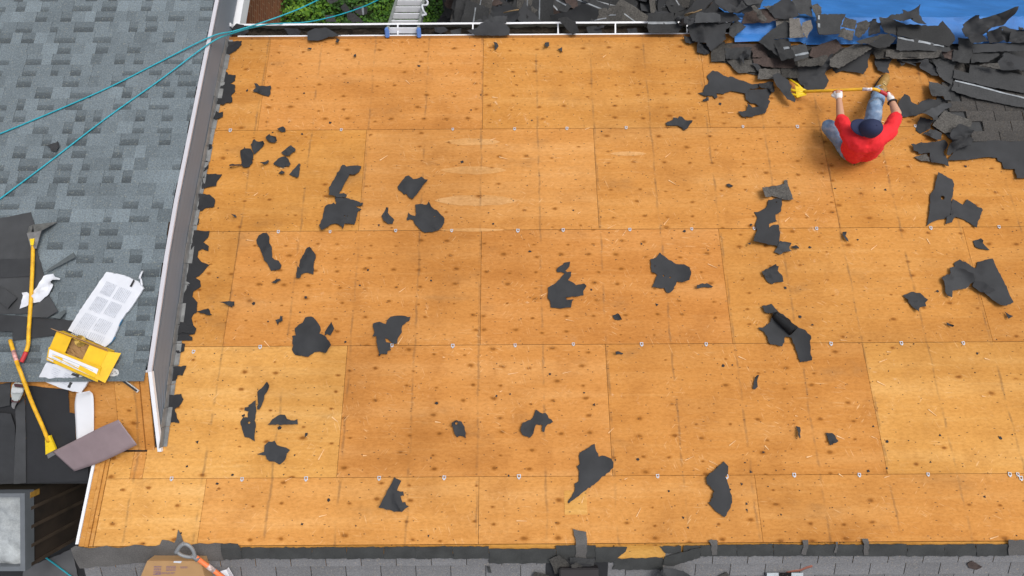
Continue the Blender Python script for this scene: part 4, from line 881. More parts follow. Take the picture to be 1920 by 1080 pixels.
pile(cT, t, [(1050, 780), (1480, 860), (1900, 950), (1900, 1200), (1300, 1090), (800, 980), (820, 860), (1040, 910)], 'wide black shingle sheet above the long strip at the right border', h=.06, tilt=(0, .05))
fpile(cT, t, [(0, 710), (300, 700), (470, 690), (560, 790), (600, 945), (500, 945), (440, 890), (380, 860), (340, 840), (300, 780), (0, 740)], 'curved black felt edge bounding the bare patch behind the boot', h=.02, crease=.05, curl=.06)
pile(cT, t, [(480, 700), (790, 720), (860, 720), (820, 860), (800, 1080), (620, 960), (560, 790)], 'dark shingle piece just right of the curved felt edge', h=.05)
pile(cT, t, [(1080, 580), (1500, 590), (1490, 650), (1310, 750), (1060, 770), (1080, 650)], 'grey shingle piece below the pale curved band at right', h=.09)
pile(cT, t, [(900, 385), (1090, 420), (1090, 520), (1080, 650), (1020, 780), (800, 740), (830, 560), (890, 580)], 'upright dark shingle tab between the two crumpled heaps', h=.10)
fpile(cT, t, [(1500, 660), (1570, 600), (1900, 700), (1900, 900), (1700, 870), (1600, 890), (1480, 860), (1450, 770)], 'black felt piece with saw tooth tear at the right border', h=.10, crease=.05)
pile(cT, t, [(1190, 785), (1450, 765), (1480, 855), (1390, 835)], 'small half rolled shingle tube at the right of the pile', h=.14, m=SHG, curl=.08)
pile(cT, t, [(1100, 480), (1900, 480), (1900, 600), (1500, 590), (1130, 600)], 'pale curved felt band under the crumpled heap at right', h=.13, m=FELTL, name='felt_piece', cat='felt piece')
fpile(cT, t, [(1480, 240), (1540, 225), (1740, 290), (1900, 310), (1900, 480), (1620, 460), (1660, 310), (1560, 290)], 'black felt sheet bending over a dark hollow at right', h=.19, crease=.06)
fpile(cT, t, [(1310, 300), (1480, 270), (1660, 310), (1610, 465), (1340, 475)], 'deep black felt pocket inside the hollow at right', h=.12, m=FELTD, crease=.06)
pile(cT, t, [(1740, 245), (1900, 275), (1900, 330), (1740, 290)], 'small shingle corner against the pale blue tarp at the right border', h=.2)
fpile(cT, t, [(950, 210), (1040, 130), (1150, 160), (1480, 100), (1500, 170), (1440, 270), (1300, 290), (1260, 330), (1200, 380), (1290, 470), (1100, 480), (1010, 400), (960, 300)], 'crumpled peaked black felt heap standing against the pale blue tarp', h=.20, amp=.05, crease=.12, curl=.12)
pile(cT, t, [(0, 240), (200, 200), (480, 225), (600, 225), (665, 150), (840, 360), (850, 430), (760, 520), (400, 440), (0, 370)], 'long grey shingle panel with a pointed right end', h=.17, tilt=(0, .04), crease=.01, m=SHP)
pile(cT, t, [(0, 370), (400, 440), (760, 520), (790, 580), (720, 600), (300, 575), (0, 575)], 'long shingle panel with a white sealing strip along its top', h=.15, tilt=(0, .04), m=[SHP, STRIP], strips=[((10, 395), (750, 535), .028)], crease=.01)
pile(cT, t, [(-150, 575), (300, 570), (620, 600), (600, 680), (560, 690), (0, 690), (-150, 660)], 'granule shingle strip under the panel with the white strip', h=.11, m=SHG, crease=.01)
pile(cT, t, [(640, 600), (800, 580), (790, 715), (680, 690)], 'brown stained shingle bit at the end of the granule strip', h=.09, m=SHB)
fpile(cT, t, [(-300, 190), (-120, 110), (60, 70), (40, 20), (130, 40), (200, 20), (245, -20), (330, -60), (345, 50), (370, 100), (400, 160), (420, 210), (290, 210), (200, 170), (0, 190)], 'tall crumpled black felt with spiky tips against the blue tarp', h=.24, amp=.06, crease=.14, curl=.14)
cS, s = (1480, 0), 7.7125
fpile(cS, s, [(600, 960), (700, 1000), (900, 880), (1130, 760), (1100, 900), (1115, 990), (1060, 1080), (960, 1050), (770, 1020), (690, 1050)], 'black felt flap under the diagonal shingle slab', h=.02)
fpile(cS, s, [(1230, 840), (1460, 860), (1410, 1000), (1430, 1070), (1350, 1060), (1260, 1020), (1230, 940)], 'black felt tongue hanging just above the boot', h=.02)
fpile(cS, s, [(1460, 855), (1840, 850), (1840, 950), (1600, 890)], 'thin curled felt strip above the bare patch', h=.05, m=FELTL)
fpile(cS, s, [(1560, 900), (1660, 920), (1610, 965)], 'small dark felt triangle hanging above the bare patch', h=.02, m=FELTD)
pile(cS, s, [(310, 690), (640, 590), (740, 710), (570, 830), (420, 850), (300, 800)], 'brown stained shingle under the tarp edge', h=.06, m=SHB)
pile(cS, s, [(1210, 720), (1500, 715), (1840, 740), (1840, 840), (1270, 840)], 'flat granule shingle strip above the felt tongue', h=.09, m=SHG, crease=.008)
pile(cS, s, [(590, 850), (800, 700), (940, 640), (1200, 690), (1000, 830), (700, 1000), (590, 960)], 'diagonal granule shingle slab above the yellow fork', h=.12, m=SHG, crease=.01)
pile(cS, s, [(1270, 270), (1480, 290), (1850, 380), (1850, 560), (1540, 520), (1350, 480), (1300, 400)], 'long dark shingle panel below the tall spiky felt', h=.16)
pile(cS, s, [(1130, 650), (1350, 520), (1440, 490), (1530, 560), (1440, 680), (1290, 715)], 'shingle piece crossing the left end of the white striped panel', h=.19, m=SHP)
pile(cS, s, [(935, 620), (1140, 545), (1360, 485), (1440, 480), (1340, 530), (1150, 640), (1000, 655)], 'narrow shingle leaning over the diagonal slab', h=.19, m=SHG)
fpile(cS, s, [(1130, 340), (1190, 285), (1290, 360), (1300, 480), (1140, 530)], 'dark curled felt bit left of the long dark panel', h=.20, m=FELTD, crease=.06)
pile(cS, s, [(954, 350), (1080, 315), (1150, 360), (1120, 440), (1020, 540), (960, 500)], 'rounded granule shingle right of the folded pair on the tarp', h=.20, m=SHG)
pile(cS, s, [(735, 430), (930, 450), (900, 590), (860, 590), (690, 530)], 'lower shingle of the folded pair on the tarp', h=.19, m=SHG)
pile(cS, s, [(780, 265), (960, 300), (955, 430), (740, 400)], 'upper shingle of the folded pair on the tarp', h=.21, m=SHG)
pile(cS, s, [(400, 210), (460, 195), (800, 215), (780, 270), (720, 390), (700, 510), (640, 515), (400, 520)], 'squarish dark shingle stack with a pale left edge on the tarp', h=.20, m=[SHP, STRIP], strips=[((435, 215), (425, 400), .022)], thick=.012)
pile(cS, s, [(310, 90), (400, 60), (465, 110), (460, 190), (390, 300), (340, 190)], 'brownish shingle leaning at the edge of the dark blue tarp', h=.16, m=SHG)
pile(cS, s, [(20, 20), (120, -40), (300, -40), (320, 80), (320, 260), (220, 210), (140, 215)], 'dark shingle lying on the blue tarp at the top border', h=.14, m=SHP)
pile(cS, s, [(165, 350), (300, 300), (335, 410), (240, 570), (170, 440)], 'mossy grey rounded shingle bit right of the pale square', h=.16, m=SHL)
pile(cS, s, [(0, 265), (140, 270), (150, 340), (200, 560), (100, 555), (0, 560)], 'pale square granule shingle beside the blue tarp', h=.20, m=SHL)
pile(cS, s, [(90, 910), (540, 800), (560, 840), (480, 950), (100, 980)], 'narrow granule shingle above the big felt by the fork', h=.12, m=SHG)
pile(cS, s, [(10, 690), (240, 620), (270, 790), (260, 840), (60, 900)], 'square black shingle tab with a white lower strip', h=.17, m=[SHP, STRIP], strips=[((60, 815), (265, 770), .03)])
fpile(cG, 6, [(1510, 180), (1680, 140), (1890, 30), (1870, 150), (1830, 240), (1885, 310), (1860, 370), (1830, 410), (1580, 410), (1520, 300)], 'big smooth black felt sheet just above the yellow fork handle', h=.012, crease=.05, curl=.05)
cR, r5 = (1260, 0), 7.7125
pile(cR, r5, [(555, 740), (750, 600), (770, 700), (760, 890), (565, 900)], 'granule shingle tab at the left end of the broken courses', h=.02, m=SHG, tilt=(0, .03))
pile(cR, r5, [(755, 700), (1150, 690), (1120, 850), (780, 870)], 'dark shingle tab second in the broken course under the tarp', h=.03, m=SHP, tilt=(0, .03))
pile(cR, r5, [(1150, 730), (1370, 740), (1370, 840), (1160, 830)], 'brown shingle tab third in the broken course under the tarp', h=.035, m=SHB, tilt=(0, .03))
pile(cR, r5, [(900, 650), (1300, 640), (1350, 745), (760, 740)], 'dusty shingle strip along the lower edge of the pale tarp', h=.02, m=SHB, tilt=(0, 0))
pile(cR, r5, [(780, 870), (960, 860), (1270, 900), (1280, 1035), (960, 1065), (910, 1035)], 'torn granule shingle with a slanted left edge above the wing felt', h=.02, m=SHG, tilt=(0, .03))
pile(cR, r5, [(1160, 850), (1350, 840), (1750, 870), (1800, 1000), (1370, 980), (1180, 920)], 'brown shingle strip with splinters lying on it', h=.045, m=SHB, tilt=(0, .03))
pile(cR, r5, [(1250, 1000), (1560, 1000), (1570, 1140), (1220, 1160)], 'lower left granule tab just above the yellow fork', h=.03, m=SHG, tilt=(0, .03))
pile(cR, r5, [(1570, 1000), (1800, 960), (1830, 1130), (1580, 1140)], 'lower right granule tab just above the yellow fork', h=.04, m=SHG, tilt=(0, .03))
fpile(cR, r5, [(960, 830), (1030, 750), (1140, 700), (1130, 800), (1040, 850), (1030, 930)], 'small twisted felt lump on the broken courses', h=.07, crease=.06)
fpile(cR, r5, [(1140, 920), (1230, 930), (1290, 985), (1240, 1030)], 'small black felt tab on the slanted granule shingle', h=.05)
fpile(cR, r5, [(340, 620), (480, 640), (555, 740), (525, 790), (350, 765)], 'dark felt fold hanging below the big drape at the eave', h=.015, m=FELTD, crease=.05)
fpile(cR, r5, [(150, 535), (260, 540), (330, 590), (330, 620), (260, 640), (200, 620)], 'small felt tip at the right end of the gutter', h=.02)
fpile(cR, r5, [(255, 480), (210, 390), (320, 340), (680, 330), (840, 340), (830, 400), (770, 430), (770, 580), (570, 740), (480, 640), (300, 590)], 'big black felt drape over the right end of the gutter', h=.08, crease=.06, curl=.05)
pile(cR, r5, [(330, 240), (370, 180), (620, 190), (685, 230), (685, 330), (320, 345)], 'scratched grey shingle standing behind the big drape', h=.16, m=FELTL)
fpile(cR, r5, [(45, 270), (90, 225), (330, 300), (320, 340), (210, 390), (100, 370)], 'rolled black felt end left of the scratched grey shingle', h=.14, crease=.07)
pile(cR, r5, [(840, 380), (930, 280), (1085, 380), (940, 490), (870, 570), (790, 510)], 'black shingle tab resting on the left tip of the pale tarp', h=.10, m=SHP)
pile(cR, r5, [(1260, 590), (1420, 440), (1620, 310), (1690, 350), (1700, 440), (1690, 560), (1470, 570), (1540, 840)], 'large kite shaped shingle overlapping the pale tarp', h=.13, m=SHP, crease=.01)
pile(cR, r5, [(1480, 230), (1580, 175), (1670, 265), (1490, 265)], 'small pointed granule piece behind the pale square', h=.14, m=SHG)
pile(cR, r5, [(1490, 265), (1700, 267), (1690, 340), (1620, 312), (1500, 400)], 'pale granule piece behind the kite shaped shingle', h=.11, m=SHL)
pile(cR, r5, [(1470, 570), (1690, 550), (1760, 860), (1560, 895)], 'black tab with white strip below the kite shaped shingle', h=.16, m=[SHP, STRIP], strips=[((1510, 730), (1690, 690), .03)])

for k_, (pts, lab, m_, h_) in enumerate((([(1330, -10), (1432, -10), (1428, 12), (1400, 27), (1356, 22), (1338, 10)], 'black felt sheet at the top border left of the blue tarp', FELT, .02), ([(1330, 22), (1372, 24), (1388, 41), (1352, 44), (1328, 42)], 'black felt bit behind the scratched grey shingle', FELTD, .05), ([(1350, 14), (1366, 8), (1382, 14), (1392, 0), (1404, 10), (1380, 26), (1364, 24)], 'crumpled black felt peak left of the blue tarp', FELT, .12),
    ([(1398, 22), (1440, 16), (1458, 38), (1440, 45), (1392, 43)], 'dark brown shingle between the felt sheet and the tarp corner', SHB, .06), ([(1407, 13), (1413, 11), (1438, 36), (1436, 41), (1425, 40)], 'narrow granule shingle lying aslant left of the tarp corner', SHG, .15), ([(1438, 17), (1476, -6), (1498, 30), (1486, 36), (1453, 35)], 'black shingle between the two blue tarp folds at the top border', FELT, .10), ([(1385, -10), (1440, -12), (1425, 8), (1400, 12)], 'small black shingle at the top border beside the tarp corner', SHP, .10), ([(1428, 14), (1452, 10), (1462, 18), (1440, 20)], 'grey granule chip under the blue tarp corner', SHG, .09))):
    tagit(flat_piece('shingle_piece', (0, 0), 1, pts, m_, Plane(ZE, 0), h_, amp=.02, crease=.04, curl=.05, jag=.005, tilt=(R.uniform(-.2, .2), R.uniform(-.2, .1))), lab, 'shingle piece', GR)
# ================================================================== DEBRIS HEAP BEYOND THE GUTTER
def moundz(X, Y):
    t = max(0, min(1, (X+1.05)/.5)); e = max(0, Y-YE-.2)
    return (ZE-.62+.10*noise.noise(Vector((X*1.1, Y*1.3, 3)))-.10*e)*t
bm = bmesh.new(); n1, n2 = 70, 24; vv = []
for i in range(n1+1):
    X = -1.2+4.1*i/n1
    vv.append([bm.verts.new((X, YE+.22+2.2*j/n2, max(.02, moundz(X, YE+.22+2.2*j/n2)-.10+.05*noise.noise(Vector((X*5, j*.6, 9)))))) for j in range(n2+1)])
for i in range(n1):
    for j in range(n2): bm.faces.new((vv[i][j], vv[i+1][j], vv[i+1][j+1], vv[i][j+1]))
tagit(obj('debris_mound', bm, SOIL), 'dark mass of roofing rubbish filling the heap beyond the gutter', 'rubbish heap', kind='stuff')
def proto(i):
    r = random.Random(100+i); L = r.choice((.30, .32, .45, .6, .62, .9)); w = r.choice((.14, .16, .2, .3, .32)); n_ = r.choice((0, 0, 1))
    pts = [(-L/2, -w/2), (L/2*r.uniform(.7, 1), -w/2*r.uniform(.8, 1.1)), (L/2, w/2*r.uniform(.2, 1)), (L*.1, w/2), (-L/2*r.uniform(.7, 1), w/2*r.uniform(.8, 1.1))]
    if i % 4 == 3: pts = [(L*.5*math.cos(a)*r.uniform(.5, 1), w*math.sin(a)*r.uniform(.5, 1)) for a in [k*.7 for k in range(9)]]
    b1, b2 = r.uniform(-.5, .5), r.uniform(-.3, .6)
    st = [((-L*.4, w*.05), (L*.38, w*.02), .016)] if i % 2 == 0 else []
    bm = sheet_bm([Vector(p) for p in pts], lambda x, y: b1*x*x+b2*y*y*2, 900+i, thick=.006, amp=.012, crease=.015, curl=.03, strips=st)
    me = bpy.data.meshes.new('shingle_piece'); bm.normal_update(); bm.to_mesh(me); bm.free()
    for m in ([SHP, FELT, SHP, FELT, SHG, SHP, SHP, FELTL, SHP, FELT, SHP, SHB][i % 12], STRIP): me.materials.append(m)
    return me
PR = [proto(i) for i in range(24)]
NH = 0
for i in range(240):
    X = R.uniform(-1.02, 3.3); Y = YE+.30+R.uniform(0, 1)**1.2*1.15
    if X > 2.55+(Y-YE)*.55: continue
    z = moundz(X, Y)+R.uniform(.0, .10)
    if z > H-((Y)/.34): pass
    o = bpy.data.objects.new('shingle_piece', PR[R.randrange(24)]); COL.objects.link(o); o.location = (X, Y, z)
    o.rotation_euler = (R.gauss(0, .22), R.gauss(0, .22), R.choice((R.gauss(0, .35), R.gauss(1.57, .35), R.uniform(0, 3.14))))
    tagit(o, 'dark torn shingle piece in the rubbish heap beyond the gutter', 'shingle piece', 'shingle pieces in the heap beyond the gutter')
# pieces lying in and over the gutter
cV, v7 = (800, 0), 7.385; cWd = (1040, 0)
GG = 'roofing pieces lying in or over the gutter'
def gut(org, pts, label, m, h, **kw):
    k = dict(amp=.01, crease=.02, curl=.03, jag=.005); k.update(kw)
    tagit(flat_piece('shingle_piece', org, v7, pts, m, Plane(ZE, 0), h, **k), label, 'shingle piece', GG)
gut(cV, [(700, 390), (740, 330), (850, 300), (1000, 300), (1090, 340), (1150, 400), (1145, 495), (900, 500), (670, 490), (560, 430)], 'wide black sheet bridging the gutter where its white lip is broken', FELT, .02)
gut(cV, [(850, 270), (960, 225), (1120, 220), (1100, 330), (940, 310)], 'grey shingle corner behind the sheet bridging the gutter', FELTL, -.02)
gut(cV, [(100, 380), (250, 375), (300, 420), (200, 470), (120, 440)], 'dark felt wad lying in the gutter right of the ladder', FELTD, -.06)
gut(cV, [(330, 420), (480, 400), (470, 480), (350, 490)], 'shingle bit lying in the gutter left of the bridging sheet', SHP, -.07)
gut(cWd, [(40, 265), (160, 235), (290, 310), (335, 455), (245, 485)], 'long shingle leaning diagonally across the white gutter lip', SHP, .03)
gut(cWd, [(1295, 185), (1650, 180), (1665, 260), (1700, 310), (1760, 390), (1700, 465), (1300, 455), (1280, 390), (1290, 320)], 'big square shingle with a pale strip covering the gutter', [SHP, STRIP], .05, strips=[((1290, 320), (1690, 318), .03)])
gut(cWd, [(440, 380), (560, 360), (640, 400), (660, 470), (470, 465)], 'shingle bit lying in the gutter beside the diagonal shingle', SHP, -.06)
gut(cWd, [(540, 395), (690, 355), (680, 390), (600, 410)], 'dark felt bit stuck under the gutter lip', FELTD, -.03)
gut(cWd, [(1000, 400), (1130, 390), (1160, 470), (1020, 470)], 'dark wad in the gutter left of the big square shingle', FELTD, -.06)
gut((400, 0), [(270, 380), (330, 330), (430, 350), (500, 440), (420, 500), (280, 490)], 'dark felt wad at the left end of the gutter', FELTD, -.05)
gut((400, 0), [(980, 390), (1150, 400), (1220, 440), (1180, 520), (1040, 480)], 'black felt piece in the gutter below the ropes', FELTD, -.05)
# long wood sticks in the heap
for (a, b, l) in (((1284, 31), (1316, 18), 'thin wooden stick in the heap, at its right end'), ((1283, 28), (1300, 23), 'short wooden stick beside the longer one in the heap'), ((944, 24), (973, 18), 'thin wooden lath in the heap near the ladder')):
    bm = bmesh.new(); pa, pb = atz(*a, ZE-.42), atz(*b, ZE-.36); tube(bm, [pa, pa.lerp(pb, .5)+Vector((0, 0, .01)), pb], .008, 6); tagit(obj('wood_stick', bm, plain('old stick', (.24, .16, .08), .9)), l, 'stick')

# ================================================================== BLUE TARPAULIN
bm = bmesh.new(); yl = lambda x: YE+.215
n1, n2 = 90, 40; X0t, X1t = px_u(1372, 60), 7.0; rows = []
for i in range(n1+1):
    X = X0t+(X1t-X0t)*i/n1; row = []
    low = D(1372+(i/n1)*560, 84+3*math.sin(i*.4)).y; low = D(960, 84).y if X < px_u(1500, 80) else D(960, 90).y
    for j in range(n2+1):
        if j <= 12: t = j/12; Y = low+(YE+.20-low)*t; z = max(ZE-.0+.03, DECK.z(Y)+.05)-.01*t if Y < YE else ZE+.035-.02*t; z += .02*noise.noise(Vector((X*3+Y*9, Y*3, 1)))+.012*abs(noise.noise(Vector((X*8-Y*14, Y*6, 5))))
        else: t = (j-12)/(n2-12); Y = YE+.20+2.6*t; z = ZE+.02-4.3*t+.10*noise.noise(Vector((X*1.2, t*2.5, 2)))*min(1, t*6)+.035*noise.noise(Vector((X*4, t*6, 8)))*min(1, t*6)
        row.append(bm.verts.new((X, Y, z)))
    rows.append(row)
for i in range(n1):
    for j in range(n2): bm.faces.new((rows[i][j], rows[i+1][j], rows[i+1][j+1], rows[i][j+1])).smooth = True
for i in range(n1):
    e = bm.edges.get((rows[i][12], rows[i+1][12]))
    if e: e.smooth = False
tagit(obj('tarpaulin', bm, TARP), 'bright blue tarpaulin folded over the eave and hanging down at the right', 'tarpaulin')

# ================================================================== PLANTS
bm = bmesh.new(); tone = bm.loops.layers.float_color.new('tone')
def veg(X, Y): return .28+.22*noise.noise(Vector((X*1.7, Y*1.7, 4)))+.12*noise.noise(Vector((X*5, Y*5, 1)))
for i in range(26000):
    X = R.uniform(-4.6, -.4); Y = R.uniform(3.4, 6.2); top = veg(X, Y); z = max(.01, top*R.uniform(.35, 1.0)); a = R.uniform(0, 6.3); L = R.uniform(.03, .075); w = L*R.uniform(.22, .4); el = R.uniform(-.2, .9)
    d = Vector((math.cos(a)*math.cos(el), math.sin(a)*math.cos(el), math.sin(el)))*L; e = Vector((-math.sin(a), math.cos(a), R.uniform(-.4, .4)))*w; p = Vector((X, Y, z))
    f = bm.faces.new([bm.verts.new(q) for q in (p, p+d*.5+e, p+d, p+d*.5-e)]); t_ = max(0, min(1, .45+.8*noise.noise(Vector((X*3, Y*3, 7)))+R.uniform(-.28, .28)))
    for l in f.loops: l[tone] = (t_, t_, t_, 1)
tagit(obj('ground_cover', bm, LEAF), 'thick bright green foliage below the gutter at the upper left', 'foliage', kind='stuff')
for k, (pts, lab) in enumerate((([(955, 55), (985, 25), (1010, 50), (1035, 90), (1060, 110), (1010, 160), (1000, 100), (970, 80)], 'dark shingle lying on the green foliage, left one of two crossing'), ([(1010, 110), (1060, 100), (1130, 165), (1040, 168), (1020, 140)], 'dark shingle on the foliage just above the gutter'), ([(1050, 60), (1090, 45), (1160, 60), (1155, 105), (1100, 115), (1065, 95)], 'dark shingle with a pale strip on the foliage'), ([(850, 5), (930, -5), (940, 10), (880, 32)], 'dark shingle on the foliage at the top border'), ([(840, 120), (900, 110), (925, 165), (850, 165)], 'dark shingle on the foliage beside the lower teal rope'))):
    tagit(flat_piece('shingle_piece', (400, 0), 4, pts, [SHP, STRIP], Plane(.55, 0), 0, amp=.01, crease=.01, strips=[((1120, 50), (1125, 112), .03)] if k == 2 else []), lab, 'shingle piece', 'shingles fallen on the foliage')

# ================================================================== LADDER
L0, R0 = atz(727, 62, ZE+.03), atz(784, 62, ZE+.03)
yb_ = L0.y+2.15; ldr = empty('ladder', ((L0.x+R0.x)/2, yb_, 0), 'aluminium ladder with blue top caps leaning on the gutter', 'ladder')
fw = (R0-L0).normalized(); top = (L0+R0)/2; foot = Vector((top.x-.15, yb_, .0)); dn_ = (foot-top); Ltot = dn_.length; dn_.normalize(); nrm = fw.cross(dn_).normalized()
if nrm.z < 0: nrm = -nrm
rot = Matrix((fw, dn_, nrm)).transposed(); hw = (R0-L0).length/2+.012
for s_ in (-1, 1):
    bm = bmesh.new(); c = top+fw*s_*hw+dn_*Ltot/2
    box(bm, c, (.010, Ltot, .085), rot); box(bm, c+nrm*.040+fw*(-s_)*.012, (.030, Ltot, .008), rot); box(bm, c-nrm*.040+fw*(-s_)*.012, (.030, Ltot, .008), rot)
    obj('rail', bm, ALUD, ldr)
    bm = bmesh.new(); box(bm, top+fw*s_*(hw-.004)+dn_*.02, (.045, .075, .10), rot); bmesh.ops.bevel(bm, geom=bm.edges[:], offset=.008, segments=2, affect='EDGES'); obj('cap', bm, BLUEP, ldr)
n_ = int((Ltot-.1)/.28)
for k in range(n_):
    c = top+dn_*(.10+.28*k); bm = bmesh.new(); box(bm, c, (hw*2, .034, .058), rot); box(bm, c+nrm*.0305, (hw*2-.02, .024, .003), rot); obj('rung', bm, ALU, ldr)
bm = bmesh.new(); pts = smoothpath([top+fw*(hw+.02)+dn_*.6+nrm*.05+Vector((R.uniform(-.02, .05), 0, R.uniform(-.03, .03))) if False else top+fw*(hw+.02+.03*math.sin(k*1.7))+dn_*(.45+.13*k)+nrm*(.05+.02*math.cos(k*2.1)) for k in range(9)], 4); tube(bm, pts, .014, 7); obj('plastic_tie', bm, PAPER, ldr)

# ================================================================== ROPES
def rope(pts, label, r=.0072):
    bm = bmesh.new(); tube(bm, smoothpath(pts, 8), r, 8); tagit(obj('rope', bm, ROPE), label, 'rope', 'teal ropes')
dr = lambda x, y, h=.02: DORM.hit(x, y, h)
rope([dr(-30, 263), dr(80, 218), dr(200, 166), dr(300, 116), dr(395, 69, .03), D(440, 58, .33), atz(495, 41, ZE+.12), atz(560, 17, ZE-.1), atz(620, -12, ZE-.4)], 'upper teal rope running down the grey roof to the top border')
rope([dr(-30, 395), dr(80, 313), dr(200, 221), dr(300, 150), dr(392, 82, .03), D(435, 63, .3), atz(500, 46, ZE+.08), atz(570, 42, ZE-.2), atz(625, 31, ZE-.5), atz(680, 13, ZE-.9), atz(725, -8, ZE-1.3)], 'lower teal rope crossing the grey roof and dipping over the foliage')
rope([LOW.hit(78, 1040, .03), LOW.hit(95, 1052, .03), LOW.hit(130, 1078, .03), LOW.hit(160, 1102, .03)], 'short teal rope end on the dark lower roof at bottom left', r=.008)

# ================================================================== TOOLS AND PACKAGING AT THE LEFT
# each lies on the upper gable (DORM) or on its near slope (NEAR)
def ripper(name, hpts, grip, label, edge, hd, flip=1):
    t_ = empty(name, edge, label, 'roofing tool', 'yellow handled roof rippers')
    bm = bmesh.new(); tube(bm, smoothpath(hpts, 6), .0165, 12); obj('handle', bm, YEL, t_)
    if grip:
        bm = bmesh.new(); tube(bm, smoothpath(grip, 5), [.0185]*(5*(len(grip)-1)+1), 12); obj('grip', bm, REDG, t_)
    return t_
rp = ripper('roof_ripper', [dr(62, 458, .05), dr(61, 500, .06), dr(58, 560, .06), dr(54, 620, .05), dr(53, 645, .05), dr(49, 660, .05)], [dr(49, 660, .05), dr(45, 669, .045), dr(40, 679, .04)], 'yellow handled roof ripper with forked steel head and red grip on dark felt', dr(60, 560), None)
bm = bmesh.new(); A_ = [dr(50, 437, .10), dr(77, 433, .10), dr(68, 466, .06), dr(58, 466, .06)]; hexa(bm, [p-Vector((0, 0, .008)) for p in A_], A_); obj('socket', bm, STEEL, rp)
bm = bmesh.new(); 
for (a, b, c, d) in (((51, 437), (58, 437), (62, 421), (55, 424)), ((64, 436), (77, 433), (108, 416), (62, 421)),):
    q4 = [dr(*a, .10), dr(*b, .10), dr(*c, .03), dr(*d, .03)]; hexa(bm, [p-Vector((0, 0, .007)) for p in q4], q4)
obj('fork_blade', bm, STEEL, rp)
bm = bmesh.new(); q4 = [dr(56, 448, .088), dr(65, 447, .088), dr(63, 460, .075), dr(58, 460, .075)]; hexa(bm, q4, [p+Vector((0, 0, .004)) for p in q4]); obj('paint_mark', bm, YELT, rp)
nr = lambda x, y, h=.02: NEAR.hit(x, y, h)
rp2 = ripper('roof_ripper', [dr(19, 638, .06), dr(24, 655, .07), dr(31, 678, .08), nr(40, 702, .12), nr(60, 755, .09), nr(80, 800, .07), nr(91, 828, .05)], None, 'yellow straight handled roof ripper lying from the grey shingles down the dark felt', nr(55, 745), None)
bm = bmesh.new(); q4 = [nr(86, 818, .05), nr(95, 816, .05), nr(106, 842, .035), nr(87, 852, .035)]; hexa(bm, [p-Vector((0, 0, .01)) for p in q4], [p+Vector((0, 0, .012)) for p in q4]); obj('head', bm, YELT, rp2)
bm = bmesh.new(); q4 = [nr(87, 850, .03), nr(106, 841, .03), nr(104, 852, .012), nr(90, 860, .012)]; hexa(bm, [p-Vector((0, 0, .006)) for p in q4], q4); obj('blade', bm, STEEL, rp2)
bm = bmesh.new(); tube(bm, [dr(25, 658, .0705), dr(31, 677, .0805)], .0172, 12); obj('sticker', bm, plain('red white label', (.6, .3, .28), .6, .7, 40), rp2)
bm = bmesh.new(); tube(bm, [nr(-12, 690, .03), nr(3, 712, .03)], .016, 10); tagit(obj('tool_handle', bm, YEL), 'tip of a yellow handle at the left border below the shingles', 'roofing tool')
# nail gun
ng = empty('nail_gun', nr(31, 740), 'grey nail gun lying on the dark felt by the yellow handle', 'nail gun')
def solid(pp, h0, h1, hit, bev=.006):
    bm = bmesh.new(); lo = [bm.verts.new(hit(*p, h0)) for p in pp]; hi = [bm.verts.new(hit(*p, h1)) for p in pp]; n_ = len(pp)
    bm.faces.new(lo); bm.faces.new(hi[::-1])
    for i in range(n_): bm.faces.new((lo[i-1], lo[i], hi[i], hi[i-1]))
    bmesh.ops.recalc_face_normals(bm, faces=bm.faces)
    if bev: bmesh.ops.bevel(bm, geom=bm.edges[:], offset=bev, segments=2, affect='EDGES')
    return bm
obj('body', solid([(20, 735), (24, 719), (33, 716), (46, 720), (45, 733), (36, 752), (23, 752)], .015, .10, nr, .010), plain('pale grey tool body', (.40, .43, .42), .45, .1, 14), ng)
obj('magazine', solid([(22, 726), (44, 729), (43, 737), (22, 737)], .101, .125, nr, .006), plain('light grey tool part', (.52, .54, .54), .45, .15, 14), ng)
obj('cap', solid([(26, 719), (45, 721), (44, 727), (27, 725)], .102, .118, nr, .004), plain('dark red tool cap', (.07, .025, .025), .5), ng)
obj('nose', solid([(25, 752), (34, 752), (29, 760), (27, 768), (22, 764), (21, 757)], .02, .06, nr, .004), STEEL, ng)
obj('band', solid([(21, 748), (36, 750), (35, 755), (21, 754)], .022, .085, nr, .003), plain('dark red tool cap', (.1, .03, .03)), ng)
# yellow box with open flaps: base rests across the ridge
bx = empty('nail_box', dr(160, 655), 'open yellow cardboard nail box with brown paper inside, beside white wrappers', 'box')
cb = (0, 620); k3 = 3.856
def yb(x, y, h): return dr(x/k3, 620+y/k3, h)
B1, B2, B3, B4 = (470, -5), (875, 160), (720, 370), (380, 215)
def face4(bm, ps, t=.004):
    v = [Vector(p) for p in ps]; n_ = (v[1]-v[0]).cross(v[2]-v[0]).normalized()*t; hexa(bm, v, [p+n_ for p in v])
bm = bmesh.new(); corners = [(465, 0), (830, 145), (735, 330), (400, 150)]
lo = [yb(x, y, .012) for x, y in corners]; hi = [p+Vector((0, 0, .105)) for p in lo]
for i in range(4): face4(bm, [lo[i-1], lo[i], hi[i], hi[i-1]])
face4(bm, lo[::-1]); obj('body', bm, YELC, bx)
def hy(i, u, w=0): return hi[i].copy()
bm = bmesh.new(); face4(bm, [hi[0], hi[0].lerp(hi[1], .30)+Vector((0, 0, .004)), hi[3].lerp(hi[2], .32)+Vector((0, 0, .01)), hi[3]]); obj('flap', bm, YELC, bx)
